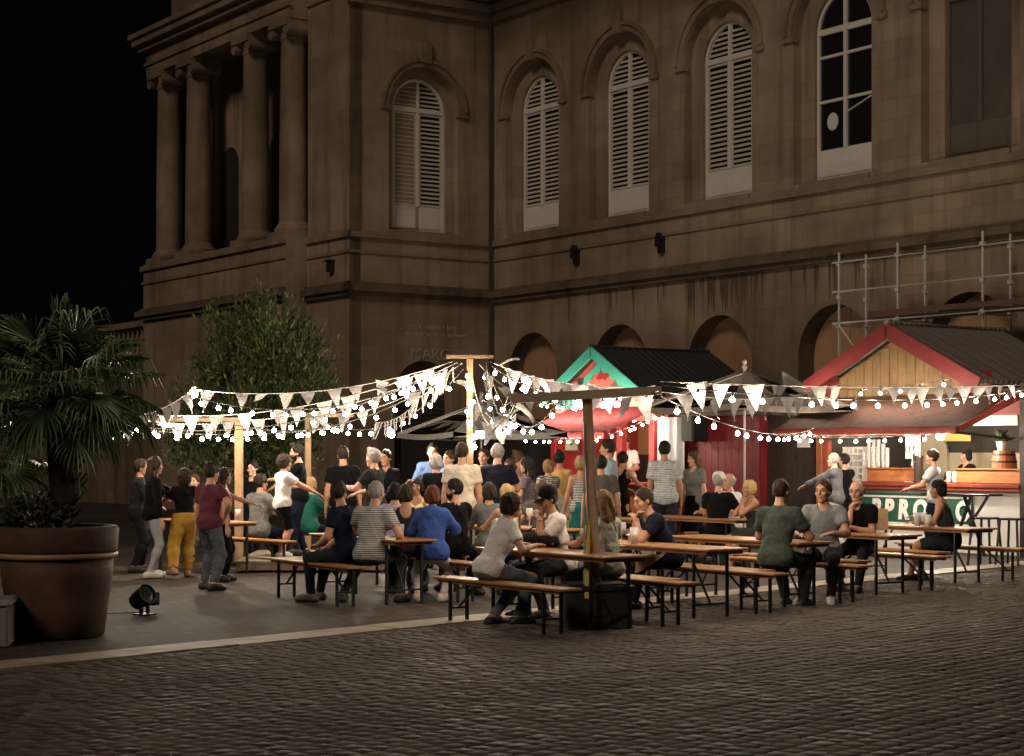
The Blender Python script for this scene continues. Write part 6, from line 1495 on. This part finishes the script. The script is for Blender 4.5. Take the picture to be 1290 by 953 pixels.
# ================================================================== things on the tables
def put(u, v, z=.74): return G(u, v, z)
def bevel(o, w=.02, seg=3):
    m = o.modifiers.new('bevel', 'BEVEL'); m.width = w; m.segments = seg; return o
q = put(678, 689); t = thing('shoulder_bag', q, 'black shoulder bag lying on the front table before the man in the cap', 'bag', RZ+.2)
m = MB(); n = 16; prof = [(.0,0),(.13,.0),(.16,.03),(.15,.10),(.09,.145),(0,.15)]
m.lathe(prof, seg=20); o = m.build('body', cloth('black_bag_cloth', (.012,.012,.013), .7), t, True); o.scale = (1.75,.85,1)
m = MB(); m.tube([(-.2,0,.12),(-.12,.05,.2),(.05,.06,.19),(.2,.02,.10),(.27,-.08,.02)], .012, 6); m.build('strap', BLK, t)
q = put(1103, 668); t = thing('paper_bag', q, 'brown paper bag standing on the table in front of the bald man', 'bag', RZ+1.0)
PB1 = plain('brown_paper', (.56,.38,.21), .85, scale=14, bump=.4); m = MB(); d_ = .075; w_ = .145; h = .27
m.add([(-w_,-d_,0),(w_,-d_,0),(w_,d_,0),(-w_,d_,0),(-w_+.006,-d_+.01,h),(w_-.006,-d_+.006,h-.006),(w_-.004,d_-.01,h),(-w_+.01,d_-.006,h-.01),(-w_+.012,-d_+.016,h-.004),(w_-.012,-d_+.012,h-.01),(w_-.01,d_-.016,h-.004),(-w_+.016,d_-.012,h-.014),(w_-.02,0,h-.06),(w_+.012,0,.1),(-w_-.012,0,.1)],
      [(3,2,1,0),(0,1,5,4),(1,13,5),(13,2,6),(1,2,13),(13,6,5),(2,3,7,6),(3,14,7),(14,0,4),(3,0,14),(14,4,7),(4,5,9,8),(5,6,10,9),(6,7,11,10),(7,4,8,11)])
m.build('body', PB1, t); m = MB(); m.tube([(-.05,-d_+.005,h-.03),(-.045,-d_-.005,h+.05),(.045,-d_-.005,h+.05),(.05,-d_+.005,h-.03)], .004, 5); m.tube([(-.05,d_-.005,h-.03),(-.045,d_,h+.05),(.045,d_,h+.05),(.05,d_-.005,h-.03)], .004, 5); m.build('handle', PB1, t)
BEER = plain('amber_beer', (.45,.20,.03), .15); DARKB = plain('dark_drink', (.05,.015,.01), .15); FOAM = plain('beer_foam', (.75,.70,.6), .8)
tb_me = MB(); tb_me.lathe([(.028,0),(.032,.003),(.041,.15),(.0385,.15),(.030,.012),(.0,.012)], seg=16); tb_me = tb_me.mesh('tumbler', CLEAR, True)
def drink(u, v, liq, fill, label, foam=True, sc=1.0):
    o = link('tumbler', tb_me, None, put(u, v)); o.scale = (sc,)*3; tag(o, label, 'glass', 'drinks on the tables')
    m = MB(); m.lathe([(.0,.013),(.029,.013),(.030+.0085*fill,.013+.13*fill),(0,.013+.13*fill)], seg=16); m.build('drink', liq, o, True)
    if foam: m = MB(); m.lathe([(.0,.014+.13*fill),(.030+.0085*fill,.014+.13*fill),(.030+.0095*fill,.03+.13*fill),(0,.033+.13*fill)], seg=16); m.build('foam', FOAM, o, True)
drink(1156, 664, DARKB, .8, 'dark drink in a glass on the table before the woman in the strappy top', False, 1.25); drink(1163, 663, BEER, .75, 'glass of amber beer next to the dark drink on the right table', True, 1.2); drink(1169, 664.5, BEER, .5, 'half empty glass of beer, the right one of the three drinks on the right table', False, 1.1)
drink(1030, 676, BEER, .3, 'small low glass on the table in front of the man in the grey polo', False, .8)
drink(799, 686, BEER, .55, 'pale drink in a glass at the elbow of the man in the navy tee', False, 1.2)
drink(1016, 677.5, DARKB, .6, 'short dark drink at the left hand of the man in the grey polo', False, .9)
drink(505, 677, BEER, .6, 'glass of beer at the striped man\'s elbow', False); drink(918, 651, BEER, .7, 'glass of beer on the table before the man in the white cap')
drink(300, 655, BEER, .7, 'glass of beer on the left table beside the woman in pink')
def wineglass(u, v, label):
    m = MB(); m.lathe([(.034,0),(.034,.003),(.005,.008),(.004,.085),(.02,.10),(.038,.14),(.036,.19),(.033,.19),(.035,.142),(.018,.105),(0,.1)], seg=16); o = link('wine_glass', m.mesh('wine_glass', CLEAR, True), None, put(u, v)); o.scale = (1.3,)*3; tag(o, label, 'glass', 'drinks on the tables')
    m = MB(); m.lathe([(0,.101),(.018,.106),(.033,.135),(0,.135)], seg=16); m.build('wine', plain('white_wine', (.62,.50,.22), .1), o, True)
wineglass(667, 664, 'wine glass with white wine behind the woman in the white top'); wineglass(783, 688, 'stemmed glass standing on the left end of the second table')
q = put(727, 692); m = MB(); m.box(-.09,.09,-.05,.05,0,.05,0,.015); sc2 = bevel(link('glasses_case', m.mesh('glasses_case', plain('black_case', (.014,.014,.014), .5)), None, q), .012); sc2.rotation_euler = (0,0,.4); tag(sc2, 'black case lying on the front table left of the dark post', 'case')
q = put(1012, 676.5); m = MB(); m.box(-.037,.037,-.075,.075,0,.009,0,.003); ph = link('phone', m.mesh('phone', plain('phone_glass', (.02,.02,.022), .1)), None, q); ph.rotation_euler = (0,0,.7); tag(ph, 'dark phone lying on the table of the man in the grey polo', 'phone')
q = G(526, 746); t = thing('backpack', q, 'small grey backpack on the ground under the table', 'backpack', .3)
m = MB(); V, Q = nets(lambda P: smin(sd_el(P, (0,0,.17), I3, (.15,.10,.19)), sd_el(P, (0,-.07,.12), I3, (.11,.06,.10)), .03), (-.2,-.2,-.05), (.2,.2,.42), .015); V[:,2] = np.maximum(V[:,2], .002); link('body', np_mesh('body', V, Q, [cloth('grey_backpack_cloth', (.13,.14,.145))]), t)
m = MB(); m.tube([(-.03,.02,.35),(-.02,.02,.40),(.02,.02,.40),(.03,.02,.35)], .008, 6); m.tube([(-.07,.09,.3),(-.08,.15,.2),(-.07,.09,.06)], .012, 6); m.tube([(.07,.09,.3),(.08,.15,.2),(.07,.09,.06)], .012, 6); m.build('strap', BLK, t)
